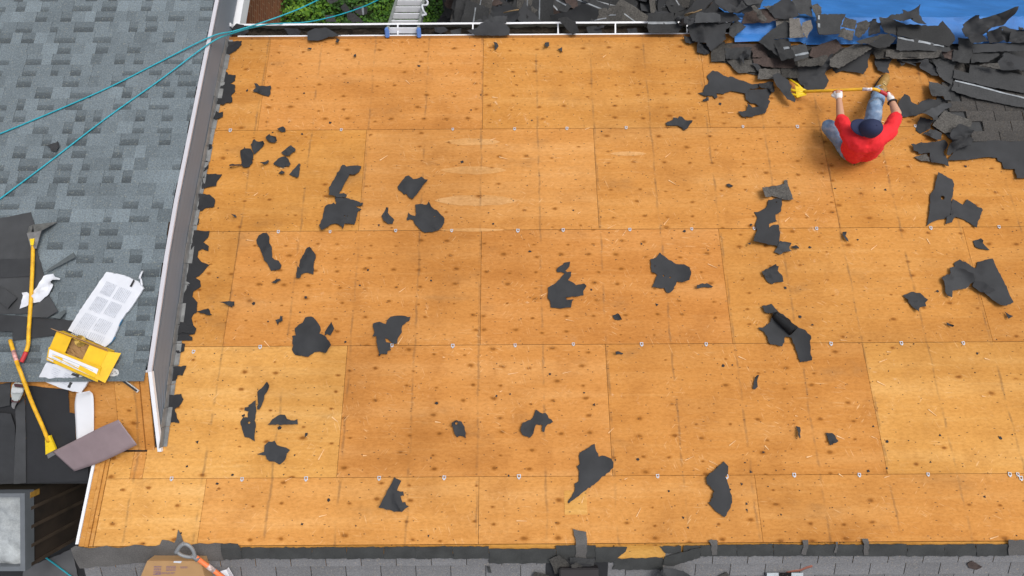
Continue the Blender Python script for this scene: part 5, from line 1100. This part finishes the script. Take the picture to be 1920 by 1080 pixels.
bm = bmesh.new(); face4(bm, [hi[0].lerp(hi[1], .66)+Vector((0, 0, .012)), hi[1], hi[2], hi[3].lerp(hi[2], .66)+Vector((0, 0, .006))]); obj('flap', bm, YELC, bx)
q4 = [yb(352, 118, .14), yb(730, 262, .14), yb(705, 372, .085), yb(335, 212, .085)]; bm = bmesh.new(); face4(bm, q4); fl = obj('flap', bm, YELC, bx)
def onq(u, v, up=.0052): return (q4[0].lerp(q4[1], u)).lerp(q4[3].lerp(q4[2], u), v)+Vector((0, 0, up))
bm = bmesh.new(); face4(bm, [onq(.03, .12), onq(.97, .18), onq(.95, .80), onq(.03, .70)], .001); lb = obj('label_panel', bm, plain('white label', (.80, .80, .82), .6, .04), fl)
for v_ in (.34, .5, .64):
    bm = bmesh.new(); face4(bm, [onq(.10, v_, .0068), onq(.88, v_+.03, .0068), onq(.88, v_+.07, .0068), onq(.10, v_+.04, .0068)], .0006); obj('print_line', bm, PRINT, lb)
bm = bmesh.new(); face4(bm, [onq(.02, .78, .0068), onq(.14, .82, .0068), onq(.14, .92, .0068), onq(.02, .88, .0068)], .0006); obj('print_mark', bm, PAPER, fl)
q5 = [hi[1]+Vector((.002, .002, 0)), yb(875, 162, .09), yb(760, 378, .06), hi[2]+Vector((.002, -.002, 0))]; bm = bmesh.new(); face4(bm, q5); fl2 = obj('flap', bm, YELC, bx)
bm = bmesh.new(); q6 = [hi[0]+Vector((0, .004, 0)), hi[1]+Vector((0, .004, 0)), hi[1]+Vector((.01, .03, .03)), hi[0]+Vector((-.03, .03, .03))]; face4(bm, q6); obj('flap', bm, CARD, bx)
bm = bmesh.new(); n_ = 12; gr = [[bm.verts.new((lo[0].lerp(lo[1], .05+.9*i/n_)).lerp(lo[3].lerp(lo[2], .05+.9*i/n_), .05+.9*j/n_)+Vector((0, 0, .065+.025*noise.noise(Vector((i*.7, j*.7, 5)))))) for j in range(n_+1)] for i in range(n_+1)]
for i in range(n_):
    for j in range(n_): bm.faces.new((gr[i][j], gr[i][j+1], gr[i+1][j+1], gr[i+1][j]))
obj('paper', bm, KRAFT, bx)
bm = bmesh.new(); c = yb(580, 75, .10); 
for k in range(5):
    rr_ = .012+.009*k; pts = [c+Vector((math.cos(a*.3)*rr_, math.sin(a*.3)*rr_, .002*math.sin(a*2.3))) for a in range(22)]; tube(bm, pts, .0045, 6)
tagit(obj('nail_coil', bm, BRASS), 'brass coloured coil of nails on the brown paper in the yellow box', 'nail coil')
# long white wrapper (upper) and its lower piece
def wrapper(hit, pts, h, label, seed):
    px = pts; P3 = [hit(x, y, h) for x, y in px]; c = sum(P3, Vector())/len(P3)
    pl_ = DORM if hit is dr else NEAR
    bm = sheet_bm(P3, lambda X, Y: pl_.z(Y)+h, seed, thick=.02, amp=.008, crease=.010, curl=.01, jag=.003)
    return tagit(obj('paper_wrapper', bm, PAPER, loc=c), label, 'wrapper', 'white printed wrappers')
w1 = wrapper(dr, [(131, 619), (160, 572), (203, 510), (235, 516), (262, 528), (272, 541), (250, 575), (236, 592), (228, 604), (222, 620), (212, 640), (200, 650), (165, 633)], .014, 'long white printed wrapper lying on the grey shingles above the yellow box', 31)
def stripes(par, hit, o, ex, ey, h, rows, m):
    """printed text block: o corner, ex/ey pixel edge vectors"""
    bm = bmesh.new(); r = random.Random(int(o[0]))
    for k in range(rows):
        x = 0
        while x < 1:
            L = r.uniform(.08, .35); x1 = min(1, x+L); t0, t1 = (k+.2)/rows, (k+.62)/rows
            ps = [hit(o[0]+ex[0]*a+ey[0]*b, o[1]+ex[1]*a+ey[1]*b, h) for a, b in ((x, t0), (x1, t0), (x1, t1), (x, t1))]
            quad(bm, ps); x = x1+.03
    obj('print', bm, m, par)
for (o_, ex, ey) in (((200, 527), (20, 8), (-14, 22)), ((224, 537), (24, 10), (-14, 22)), ((182, 554), (22, 9), (-17, 26)), ((208, 564), (22, 9), (-15, 24)), ((160, 586), (24, 9), (-18, 26)), ((187, 596), (26, 10), (-15, 22)), ((141, 613), (26, 10), (-8, 13)), ((170, 622), (28, 11), (-7, 12))):
    stripes(w1, dr, o_, ey, ex, .050, 8, PRINT)
bm = bmesh.new(); quad(bm, [dr(243, 537, .052), dr(250, 524, .052), dr(253, 526, .052), dr(247, 538, .052)]); obj('black_mark', bm, BLKR, w1)
bm = bmesh.new(); tube(bm, smoothpath([dr(266, 536, .04), dr(264, 524, .07), dr(262, 520, .09), dr(267, 508, .06)], 4), .010, 7, flat=.4); obj('torn_strip', bm, PAPER, w1)
w2 = wrapper(nr, [(77, 706), (92, 679), (120, 686), (168, 710), (170, 712), (156, 736), (140, 733), (118, 727), (80, 712)], .02, 'lower white printed wrapper sticking out under the yellow box', 33)
stripes(w2, nr, (100, 688), (14, 6), (-12, 22), .052, 7, PRINT); stripes(w2, nr, (122, 698), (18, 8), (-10, 20), .052, 7, PRINT)
bm = bmesh.new(); quad(bm, [nr(136, 699, .053), nr(149, 703, .053), nr(147, 708, .053), nr(133, 703, .053)]); quad(bm, [nr(131, 716, .053), nr(137, 718, .053), nr(131, 728, .053), nr(126, 726, .053)]); obj('black_mark', bm, FELTL, w2)
scrap((0, 360), 3.176, [(120, 695), (150, 600), (170, 595), (195, 655), (165, 680)], 'white plastic scrap left of the ripper handle on dark felt', m=PAPER, name='plastic_scrap', cat='plastic scrap', pl=DORM, h=.02, group='white plastic scraps', crease=.02)
scrap((0, 360), 3.176, [(190, 610), (250, 540), (270, 500), (320, 487), (330, 505), (365, 515), (368, 524), (325, 518), (315, 570), (290, 615), (240, 655), (195, 660)], 'crumpled white plastic bag scrap right of the ripper handle', m=PAPER, name='plastic_scrap', cat='plastic scrap', pl=DORM, h=.025, group='white plastic scraps', crease=.05, curl=.05)
for pts, lab in (([(265, 480), (440, 360), (457, 388), (300, 470)], 'narrow grey shingle strip lying beside the ripper head'), ([(180, 690), (300, 620), (348, 710), (285, 748), (190, 745)], 'dark shingle square below the white bag scrap'), ([(310, 745), (390, 700), (398, 715), (360, 755)], 'small grey shingle offcut left of the long white wrapper'), ([(0, 555), (108, 630), (50, 695), (-20, 640)], 'dark shingle corner at the left border beside the ripper')):
    scrap((0, 360), 3.176, pts, lab, m=FELTL if 'grey' not in lab else plain('grey offcut', (.085, .10, .105), .9, .2, 8, speck=.4), name='shingle_piece', cat='shingle piece', pl=DORM, h=.03, group='shingle offcuts on the grey roof', jag=.002, crease=.005, curl=.01)
for (a, b, l) in (((222, 611), (230, 598), 'upper blue plastic sliver beside the white wrapper'), ((204, 645), (216, 632), 'lower blue plastic sliver beside the yellow box')):
    bm = bmesh.new(); pa, pb = dr(*a, .03), dr(*b, .03); d = (pb-pa); s_ = Vector((-d.y, d.x, 0)).normalized()*.012; hexa(bm, [pa-s_, pa+s_, pb+s_*.6, pb-s_*.6], [x+Vector((0, 0, .004)) for x in (pa-s_, pa+s_, pb+s_*.6, pb-s_*.6)]); tagit(obj('plastic_scrap', bm, plain('teal blue plastic', (.02, .13, .25), .4)), l, 'plastic scrap', 'blue plastic slivers')
# small silver hand tool
st_ = empty('hatchet', nr(228, 712), 'silver perforated roofing hatchet with black grip lying beside the yellow box', 'hatchet')
yq = lambda x, y, h: nr(x/k3, 620+y/k3, h)
bm = solid([(760, 290), (800, 262), (855, 285), (862, 312), (825, 335), (790, 330)], .03, .045, yq, .003); obj('head', bm, plain('bright chrome', (.66, .66, .64), .4, .2, 30, metal=.2), st_)
bm = bmesh.new()
for x, y in ((785, 297), (808, 283), (832, 297), (812, 312), (840, 308)): 
    c = yq(x, y, .0458); ring = [c+Vector((math.cos(a)*.0045, math.sin(a)*.0045, 0)) for a in [k*.785 for k in range(8)]]; bm.faces.new([bm.verts.new(p) for p in ring])
obj('hole', bm, BLKR, st_)
bm = bmesh.new(); a, b, c = yq(840, 320, .036), yq(885, 358, .034), yq(1000, 440, .030)
def bar(bm, a, b, w, t):
    d = (b-a).normalized(); s_ = Vector((-d.y, d.x, 0)).normalized()*w; u = Vector((0, 0, t)); hexa(bm, [a-s_-u, b-s_-u, b+s_-u, a+s_-u], [a-s_+u, b-s_+u, b+s_+u, a+s_+u])
bar(bm, a, c, .012, .006); obj('shank', bm, plain('bright chrome', (.6, .6, .6)), st_)
bm = bmesh.new(); bar(bm, b, yq(993, 436, .030), .0085, .0085); obj('grip', bm, BLKR, st_)
# white curved trim and mauve sheet
def strip_sheet(name, rail1, rail2, m, label, cat, thick=.002, n=14):
    A_, B_ = smoothpath(rail1, n), smoothpath(rail2, n); bm = bmesh.new(); va = []
    for p, q_ in zip(A_, B_): va.append([bm.verts.new(p.lerp(q_, k/8)) for k in range(9)])
    for x, y in zip(va, va[1:]):
        for k in range(8): bm.faces.new((x[k], x[k+1], y[k+1], y[k])).smooth = True
    bmesh.ops.recalc_face_normals(bm, faces=bm.faces); bmesh.ops.solidify(bm, geom=bm.faces[:], thickness=thick)
    c = A_[len(A_)//2].copy()
    return tagit(obj(name, bm, m, loc=c), label, cat)
strip_sheet('trim_coil', [nr(143, 738, .06), nr(140, 760, .03), nr(142, 800, .02), nr(143, 825, .02)], [nr(168, 733, .09), nr(175, 745, .05), nr(176, 800, .02), nr(176, 825, .02)], WHITE, 'white curved strip of coil metal running under the mauve sheet', 'metal strip')
strip_sheet('metal_sheet', [nr(98, 847, .03), nr(140, 826, .09), nr(185, 803, .13), nr(222, 787, .14)], [nr(139, 884, .05), nr(180, 870, .10), nr(215, 855, .13), nr(257, 834, .12)], MAUVE, 'mauve grey metal sheet curled upward, lying at the end of the yellow ripper', 'metal sheet')

# ================================================================== BOTTOM EDGE: BOX, SHOVEL, BITS
fr = lambda x, y, h=.02: FAR.hit(x, y, h)
cbx = empty('cardboard_box', fr(325, 1075), 'brown cardboard box with faded purple print on the old grey shingles', 'box')
q4 = [fr(276, 1051.5, .14), fr(376, 1052, .14), fr(392, 1110, .14), fr(252, 1110, .14)]; bm = bmesh.new(); lo = [p-Vector((0, 0, .16)) for p in q4]; hexa(bm, lo, q4); bmesh.ops.recalc_face_normals(bm, faces=bm.faces); obj('body', bm, CARD, cbx)
stripes(cbx, fr, (289, 1061), (14, 0), (-2, 18), .1425, 6, PURP); stripes(cbx, fr, (312, 1061), (18, 0), (-1, 10), .1425, 4, PURP); stripes(cbx, fr, (292, 1073), (36, 0), (-1, 4), .1425, 2, PURP); stripes(cbx, fr, (338, 1062), (14, 0), (0, 4), .1425, 2, PURP)
bm = bmesh.new(); quad(bm, [fr(326, 1052, .143), fr(341, 1052, .143), fr(339, 1056, .143), fr(325, 1055, .143)]); obj('tape', bm, PAPER, cbx)
shv = empty('shovel', fr(400, 1075), 'orange shafted shovel with a grey D handle at the bottom border', 'shovel')
bm = bmesh.new(); tube(bm, [fr(367, 1045, .18), fr(420, 1084, .14), fr(460, 1113, .10)], .020, 12); obj('shaft', bm, ORNG, shv)
bm = bmesh.new(); tube(bm, smoothpath([fr(366, 1044, .185), fr(361, 1030, .19), fr(351, 1021, .19), fr(340, 1021, .19)], 6), .014, 10); tube(bm, smoothpath([fr(366, 1044, .185), fr(352, 1044, .19), fr(339, 1040, .19), fr(332, 1034, .19)], 6), .014, 10); tube(bm, smoothpath([fr(345, 1019, .19), fr(337, 1025, .192), fr(330, 1036, .19)], 6), .017, 10); tube(bm, [fr(360, 1040, .185), fr(371, 1049, .178)], [.016, .024], 12); obj('handle', bm, GREYP, shv)
bm = bmesh.new(); tube(bm, [fr(389, 1061, .1655), fr(401, 1070, .156)], .0212, 12); obj('sticker', bm, plain('shovel label', (.62, .48, .44), .6, .6, 45), shv)
bm = bmesh.new(); q4 = [fr(413, 1071, .06), fr(424, 1068, .03), fr(440, 1100, .03), fr(428, 1104, .06)]; face4(bm, q4, .003); q5 = [fr(424, 1068, .03), fr(428, 1064, .07), fr(446, 1096, .07), fr(440, 1100, .03)]; face4(bm, q5, .003); tagit(obj('flashing_piece', bm, WHITE), 'white folded metal flashing piece right of the shovel', 'flashing')
def bottom(pts, lab, m=SHG, h=.02, **kw):
    k = dict(amp=.005, crease=.008, curl=.02, jag=.004); k.update(kw); tagit(flat_piece('shingle_piece', (0, 0), 1, pts, m, FAR, h, **k), lab, 'shingle piece', 'loose bits on the old shingles at the bottom')
bottom([(1029, 1049), (1048, 1039), (1070, 1059), (1046, 1074), (1040, 1076), (1037, 1064)], 'torn shingle leaning on the dark vent at left', h=.04)
bottom([(996, 1083), (1003, 1072), (1028, 1078), (1040, 1086)], 'shingle bit at the bottom border left of the vent', h=.03)
bottom([(1070, 1059), (1080, 1054), (1092, 1060), (1090, 1063), (1072, 1064)], 'small shingle tip standing on the dark vent', h=.10)
bottom([(1068, 1045), (1115, 1047), (1113, 1060), (1068, 1057)], 'scraped shingle lying just above the dark vent', SHP, h=.03)
bottom([(1227, 1078), (1232, 1067), (1243, 1062), (1262, 1064), (1280, 1068), (1296, 1078), (1300, 1092), (1225, 1092)], 'crumpled dark felt at the bottom border right of the vent', FELTL, h=.06, crease=.09, amp=.04)
bottom([(1348, 1079), (1362, 1072), (1368, 1080), (1366, 1090), (1345, 1090)], 'small shingle tip at the bottom border right of the crumpled felt', h=.02)
bottom([(1813, 1057), (1822, 1051), (1839, 1061), (1829, 1068), (1817, 1065)], 'small brown shingle chip on the old grey shingles at right', SHB, h=.01)
bottom([(913, 1061), (919, 1061), (922, 1074), (916, 1073)], 'dark sliver on the old grey shingles left of the vent', UND, h=.01)
bm = bmesh.new(); 
for i, m_ in enumerate((0, 1, 0)): 
    a, b = 1438+i*23, 1438+i*23+22; hexa(bm, [fr(a, 1074, .0), fr(b, 1074, .0), fr(b, 1100, .0), fr(a, 1100, .0)], [fr(a, 1074, .05), fr(b, 1074, .05), fr(b, 1100, .05), fr(a, 1100, .05)], m_)
tagit(obj('sample_board', bm, [plain('pale speckle', (.5, .55, .57), .9, .3, 40), SH_FAR]), 'pale and dark striped block cut by the bottom border', 'block')
bm = bmesh.new(); tube(bm, smoothpath([fr(1474, 1072.5, .009), fr(1490, 1070, .01), fr(1500, 1069, .01), fr(1512, 1064, .01), fr(1523, 1061, .009)], 4), .012, 6, flat=.3); tagit(obj('caulk_smear', bm, plain('red brown caulk', (.25, .09, .06), .8)), 'reddish brown smear of caulk on the old grey shingles', 'caulk')

# ================================================================== YELLOW SHINGLE FORK
fk = empty('shingle_fork', D(1490, 172), 'yellow shingle removal fork held in both hands by the worker', 'roofing tool')
def Dp(x, y, h): return DECK.hit(x, y, h)
hd = smoothpath([Dp(1508, 172, .10), Dp(1530, 171, .18), Dp(1560, 170, .28), Dp(1600, 168, .36), Dp(1636, 167, .42), Dp(1650, 171, .42)], 6)
bm = bmesh.new(); tube(bm, hd, .0165, 12); obj('handle', bm, YEL, fk)
bm = bmesh.new(); tube(bm, smoothpath([Dp(1650, 171, .42), Dp(1658, 175, .41), Dp(1664, 179, .40), Dp(1672, 184, .395)], 5), .019, 12); obj('grip', bm, REDG, fk)
bm = bmesh.new(); tube(bm, [Dp(1617, 167.3, .392), Dp(1635, 167.1, .419)], .0172, 12); obj('sticker', bm, plain('white tool label', (.66, .60, .62), .6, .7, 50), fk)
bm = bmesh.new()
for (a, b, c) in (((1510, 172), (1495, 158), (1478, 147)), ((1510, 173), (1490, 170), (1472, 165)), ((1510, 174), (1492, 178), (1474, 174)), ((1510, 175), (1498, 181), (1488, 182))): tube(bm, [Dp(*a, .10), Dp(*b, .07), Dp(*c, .02)], [.012, .013, .011], 6, flat=.5)
q4 = [Dp(1512, 168, .105), Dp(1512, 178, .105), Dp(1494, 183, .075), Dp(1491, 160, .08)]; hexa(bm, [p-Vector((0, 0, .006)) for p in q4], q4)
obj('fork_blade', bm, YELT, fk)

# ================================================================== THE WORKER
def capsules(segs, name, m, parent=None, voxel=.011, smooth=6):
    """union of tapered, rounded limbs -> one continuous surface"""
    bm = bmesh.new()
    for s_ in segs:
        a, b, r0, r1 = Vector(s_[0]), Vector(s_[1]), s_[2], s_[3]; fl = s_[4] if len(s_) > 4 else 1.0; up = s_[5] if len(s_) > 5 else Vector((0, 0, 1))
        d = b-a; L = d.length; d.normalize(); pts, rad = [], []
        for k in range(5): t = math.pi/2*(1-k/4); pts.append(a-d*r0*math.sin(t)); rad.append(max(.0015, r0*math.cos(t)))
        for k in range(1, 5): t = k/5; pts.append(a.lerp(b, t)); rad.append(r0+(r1-r0)*t)
        for k in range(5): t = math.pi/2*k/4; pts.append(b+d*r1*math.sin(t)); rad.append(max(.0015, r1*math.cos(t)))
        tube(bm, pts, rad, 14, flat=fl, up=up)
    me = bpy.data.meshes.new(name); bm.to_mesh(me); bm.free(); o = bpy.data.objects.new(name, me); COL.objects.link(o)
    md = o.modifiers.new('r', 'REMESH'); md.mode = 'VOXEL'; md.voxel_size = voxel; md.use_smooth_shade = True
    if smooth: ms = o.modifiers.new('s', 'SMOOTH'); ms.factor = .5; ms.iterations = smooth
    dg = bpy.context.evaluated_depsgraph_get(); m2 = bpy.data.meshes.new_from_object(o.evaluated_get(dg)); o.modifiers.clear(); o.data = m2; bpy.data.meshes.remove(me); m2.name = name
    m2.materials.clear(); m2.materials.append(m)
    for p in m2.polygons: p.use_smooth = True
    if parent is not None: o.parent = parent; o.matrix_parent_inverse = world_of(parent).inverted()
    return o
J = dict(pel=Dp(1614, 277, .15), sp=Dp(1616, 271, .32), ch=Dp(1622, 263, .48), nk=Dp(1628, 255, .58), hd=Dp(1631, 243, .66),
         sl=Dp(1589, 251, .50), sr=Dp(1668, 245, .50), el=Dp(1576, 222, .40), wl=Dp(1573, 186, .325), hl=Dp(1571, 174, .315), er=Dp(1681, 213, .42), wr=Dp(1672, 190, .41), hr=Dp(1668, 180, .40),
         pl=Dp(1598, 280, .13), pr=Dp(1627, 277, .13), kl=Dp(1555, 238, .17), al=Dp(1590, 290, .07), kr=Dp(1640, 203, .30), ar=Dp(1650, 170, .11), tr=Dp(1661, 145, .06), tl=Dp(1606, 300, .05))
def fingers(w, h, axis_pt, side, palmn):
    """glove: palm plus four fingers closed round the handle and a thumb"""
    segs = []; w, h = Vector(w), Vector(h); d = (h-w).normalized(); ax = Vector(side).normalized(); segs.append((w, w.lerp(h, .5), .030, .036)); 
    pn = Vector(palmn).normalized()
    for k in range(-1, 2): segs.append((w.lerp(h, .45)+ax*k*.018, h+ax*k*.024, .024, .020))
    for k, L in zip((-1.5, -.5, .5, 1.5), (.026, .031, .030, .023)):
        b = h+ax*k*.021; m_ = b+d*L*.8+pn*.014; e = m_-d*.006-pn*.034; f_ = e-d*.024-pn*.008
        segs += [(b, m_, .0105, .0100), (m_, e, .0100, .0092), (e, f_, .0092, .0082)]
    tb = w.lerp(h, .35)+ax*.034*-1; tm = tb-ax*.022+d*.022-pn*.008; te = tm+d*.026+ax*.012-pn*.016
    segs += [(tb, tm, .0125, .011), (tm, te, .011, .009)]
    return segs
hdir = (hd[18]-hd[10]).normalized()
fl_ = fingers(J['wl'], J['hl']-(J['hl']-J['wl']).normalized()*.0, None, hdir, Vector((0, 0, 1)))
fr_ = fingers(J['wr'], J['hr'], None, Vector((-.5, .75, .1)), Vector((0, 0, 1)))
X_ = (J['sr']-J['sl']).normalized()
body = capsules([(J['pel'], J['sp'], .105, .092), (J['sp'], J['ch'], .092, .09), (J['ch'], J['nk'], .075, .05), (J['nk'], J['hd'], .052, .055), (J['sl'], J['sr'], .050, .050),
    (J['sl'], J['el'], .045, .041), (J['el'], J['wl'], .043, .030), (J['sr'], J['er'], .045, .046), (J['er'], J['wr'], .048, .031),
    (J['pel'], J['pl'], .10, .09), (J['pel'], J['pr'], .10, .09), (J['pl'], J['kl'], .085, .058), (J['kl'], J['al'], .055, .038), (J['pr'], J['kr'], .085, .058), (J['kr'], J['ar'], .055, .038),
    (J['hd'], J['hd']+Vector((-.012, .018, .008)), .074, .074), (J['hd']+Vector((-.045, .03, -.03)), J['hd']+Vector((-.06, .035, -.06)), .052, .040)] +
    [(w, h, .030, .034) for w, h in ((J['wl'], J['hl']), (J['wr'], J['hr']))], 'person', SKIN)
tagit(body, 'worker in red shirt, blue jeans and navy cap sitting with a yellow fork', 'person')
# facial features sit under the cap, on the side turned away
HC = J['hd']+Vector((-.008, .012, .012)); FD = Vector((-.85, .36, -.40)).normalized(); FX = FD.cross(Vector((0, 0, 1))).normalized(); FU = FX.cross(FD).normalized()
bm = bmesh.new(); box(bm, (0, 0, 0), (.001, .001, .001)); bm.clear()
for s_ in (-1, 1): tube(bm, [HC+FX*s_*.030+FD*.060-FU*.006, HC+FX*s_*.030+FD*.072-FU*.006], [.010, .006], 10)
obj('eyes', bm, WHITE, body)
bm = bmesh.new(); tube(bm, [HC+FD*.070-FU*.006, HC+FD*.096-FU*.030, HC+FD*.078-FU*.036], [.009, .013, .008], 10)
for s_ in (-1, 1): tube(bm, [HC+FX*s_*.072-FD*.01-FU*.005, HC+FX*s_*.080-FD*.014-FU*.02, HC+FX*s_*.074-FD*.008-FU*.038], [.009, .012, .007], 8)
obj('nose_and_ears', bm, SKIN, body)
for g_ in (fl_, fr_):
    gl = capsules(g_, 'glove', GLOVE, body, .005, 2)
    capsules([g_[k] for k in (6, 9, 12, 15)]+[(x[0], x[1], x[2]+.0012, x[3]+.0012) for x in (g_[5], g_[8], g_[11], g_[14])], 'red_fingertips', plain('red rubber dip', (.50, .04, .04), .6, .15, 30), gl, .004, 1)
# shirt
bk = Vector((0, -.022, 0))
sh = capsules([(J['pel']+bk+X_*.055, J['sp']+bk+X_*.07, .138, .126, .9), (J['pel']+bk-X_*.055, J['sp']+bk-X_*.07, .138, .126, .9), (J['sp']+X_*.07+bk, J['ch']+X_*.07, .135, .13), (J['sp']-X_*.07+bk, J['ch']-X_*.07, .135, .13), (J['ch'], J['nk'], .135, .085),
    (J['ch']-X_*.08+bk*.4, J['sl'], .118, .078), (J['ch']+X_*.08+bk*.4, J['sr'], .118, .078), (J['sl'], J['sl'].lerp(J['el'], .55), .073, .061), (J['sl'].lerp(J['el'], .4), J['sl'].lerp(J['el'], .86), .066, .066),
    (J['sr'], J['sr'].lerp(J['er'], .5), .073, .061), (J['sr'].lerp(J['er'], .4), J['sr'].lerp(J['er'], .72), .068, .067)], 'shirt', RED, body, .012, 4)
def wrinkle(o, amp, sc):
    for v in o.data.vertices:
        v.co += v.normal*amp*(noise.noise(v.co*sc)+.5*noise.noise(v.co*sc*2.3))
wrinkle(sh, .010, 9); wrinkle(sh, .007, 24)
je = capsules([(J['pel'], J['pl'], .125, .105), (J['pel'], J['pr'], .125, .105), (J['pl'], J['kl'], .104, .078), (J['kl'], J['al'], .074, .060), (J['pr'], J['kr'], .104, .076), (J['kr'], J['ar'], .078, .064)], 'jeans', DENIM, body, .012, 3)
wrinkle(je, .008, 12); wrinkle(je, .005, 28)
bm = bmesh.new(); c = J['kl'].lerp(J['pl'], .34)+Vector((.0, .02, .083)); tube(bm, [c-X_*.022, c, c+X_*.020], [.003, .013, .003], 8, flat=.35); obj('knee_rip', bm, SKIN, body)
for a, t_ in (('ar', 'tr'), ('al', 'tl')):
    A_, T_ = J[a], J[t_]; d = (T_-A_).normalized(); up = Vector((0, 0, 1))
    bt = capsules([(A_+up*.05-d*.02, A_-up*.03, .056, .055), (A_-up*.035, T_-d*.05+up*.005, .054, .050), (T_-d*.05, T_, .050, .040)], 'boot', BOOT, body, .009, 2)
    bm = bmesh.new(); tube(bm, [A_-up*.085-d*.05, A_.lerp(T_, .5)-up*.07, T_-up*.035+d*.02], [.05, .052, .042], 14, flat=.28); obj('sole', bm, BLKR, bt)
    bm = bmesh.new(); s_ = d.cross(up).normalized()
    for k in range(4):
        c = A_.lerp(T_, .12+.14*k)+up*(.055-.006*k); tube(bm, [c-s_*.024, c+up*.004, c+s_*.024], .0045, 6)
    obj('laces', bm, plain('pale lace', (.62, .52, .25), .7), bt)
# cap: crown, brim pointing left and down
CC = HC+Vector((.005, -.004, .022)); CU = Vector((.10, .06, 1)).normalized(); BD = Vector((-.93, .30, -.32)).normalized(); BD = (BD-CU*BD.dot(CU)*.65).normalized(); CS = CU.cross(BD).normalized()
bm = bmesh.new(); rows = []
for i in range(9):
    t_ = math.pi/2*i/8; rr_, hh = .095*math.cos(t_)**.75 if i < 8 else .002, .118*math.sin(t_)
    rows.append([bm.verts.new(CC+(BD*math.cos(a)*1.10+CS*math.sin(a)*.98)*rr_*(1+.012*math.cos(6*a))+CU*(hh-.03)) for a in [2*math.pi*k/24 for k in range(24)]])
for x, y in zip(rows, rows[1:]):
    for k in range(24): bm.faces.new((x[k], x[(k+1) % 24], y[(k+1) % 24], y[k])).smooth = True
bm.faces.new(rows[-1])
tube(bm, [CC+CU*.084, CC+CU*.093], [.010, .006], 10)
cp = obj('cap', bm, NAVY, body)
bm = bmesh.new(); rw = []
for i in range(7):
    u = i/6; row = []
    for k in range(17):
        a = math.radians(-74+148*k/16); e = .078*math.cos(a)**.7 if abs(k-8) < 8 else .0
        p = CC+(BD*math.cos(a)*1.10+CS*math.sin(a)*.98)*.093+BD*e*u-CU*(.028+.012*u*math.cos(a)+.020*math.sin(a)**2*u); row.append(bm.verts.new(p))
    rw.append(row)
for x, y in zip(rw, rw[1:]):
    for k in range(16):
        try: bm.faces.new((x[k], x[k+1], y[k+1], y[k])).smooth = True
        except ValueError: pass
bmesh.ops.recalc_face_normals(bm, faces=bm.faces); bmesh.ops.solidify(bm, geom=bm.faces[:], thickness=.004); obj('cap_brim', bm, NAVY, body)
capsules([(HC-FD*.02+Vector((0, 0, -.02)), HC-FD*.05+Vector((0, 0, -.045)), .074, .06)], 'hair', HAIR, body, .01, 2)
bm = bmesh.new(); d = (J['hr']-J['wr']).normalized(); c = J['wr']-d*.012; a_ = d.orthogonal().normalized(); b_ = d.cross(a_)
pts = [c+(a_*math.cos(k*.4189)+b_*math.sin(k*.4189))*.038 for k in range(16)]; tube(bm, pts, .010, 8); obj('wristband', bm, WRIST, body)
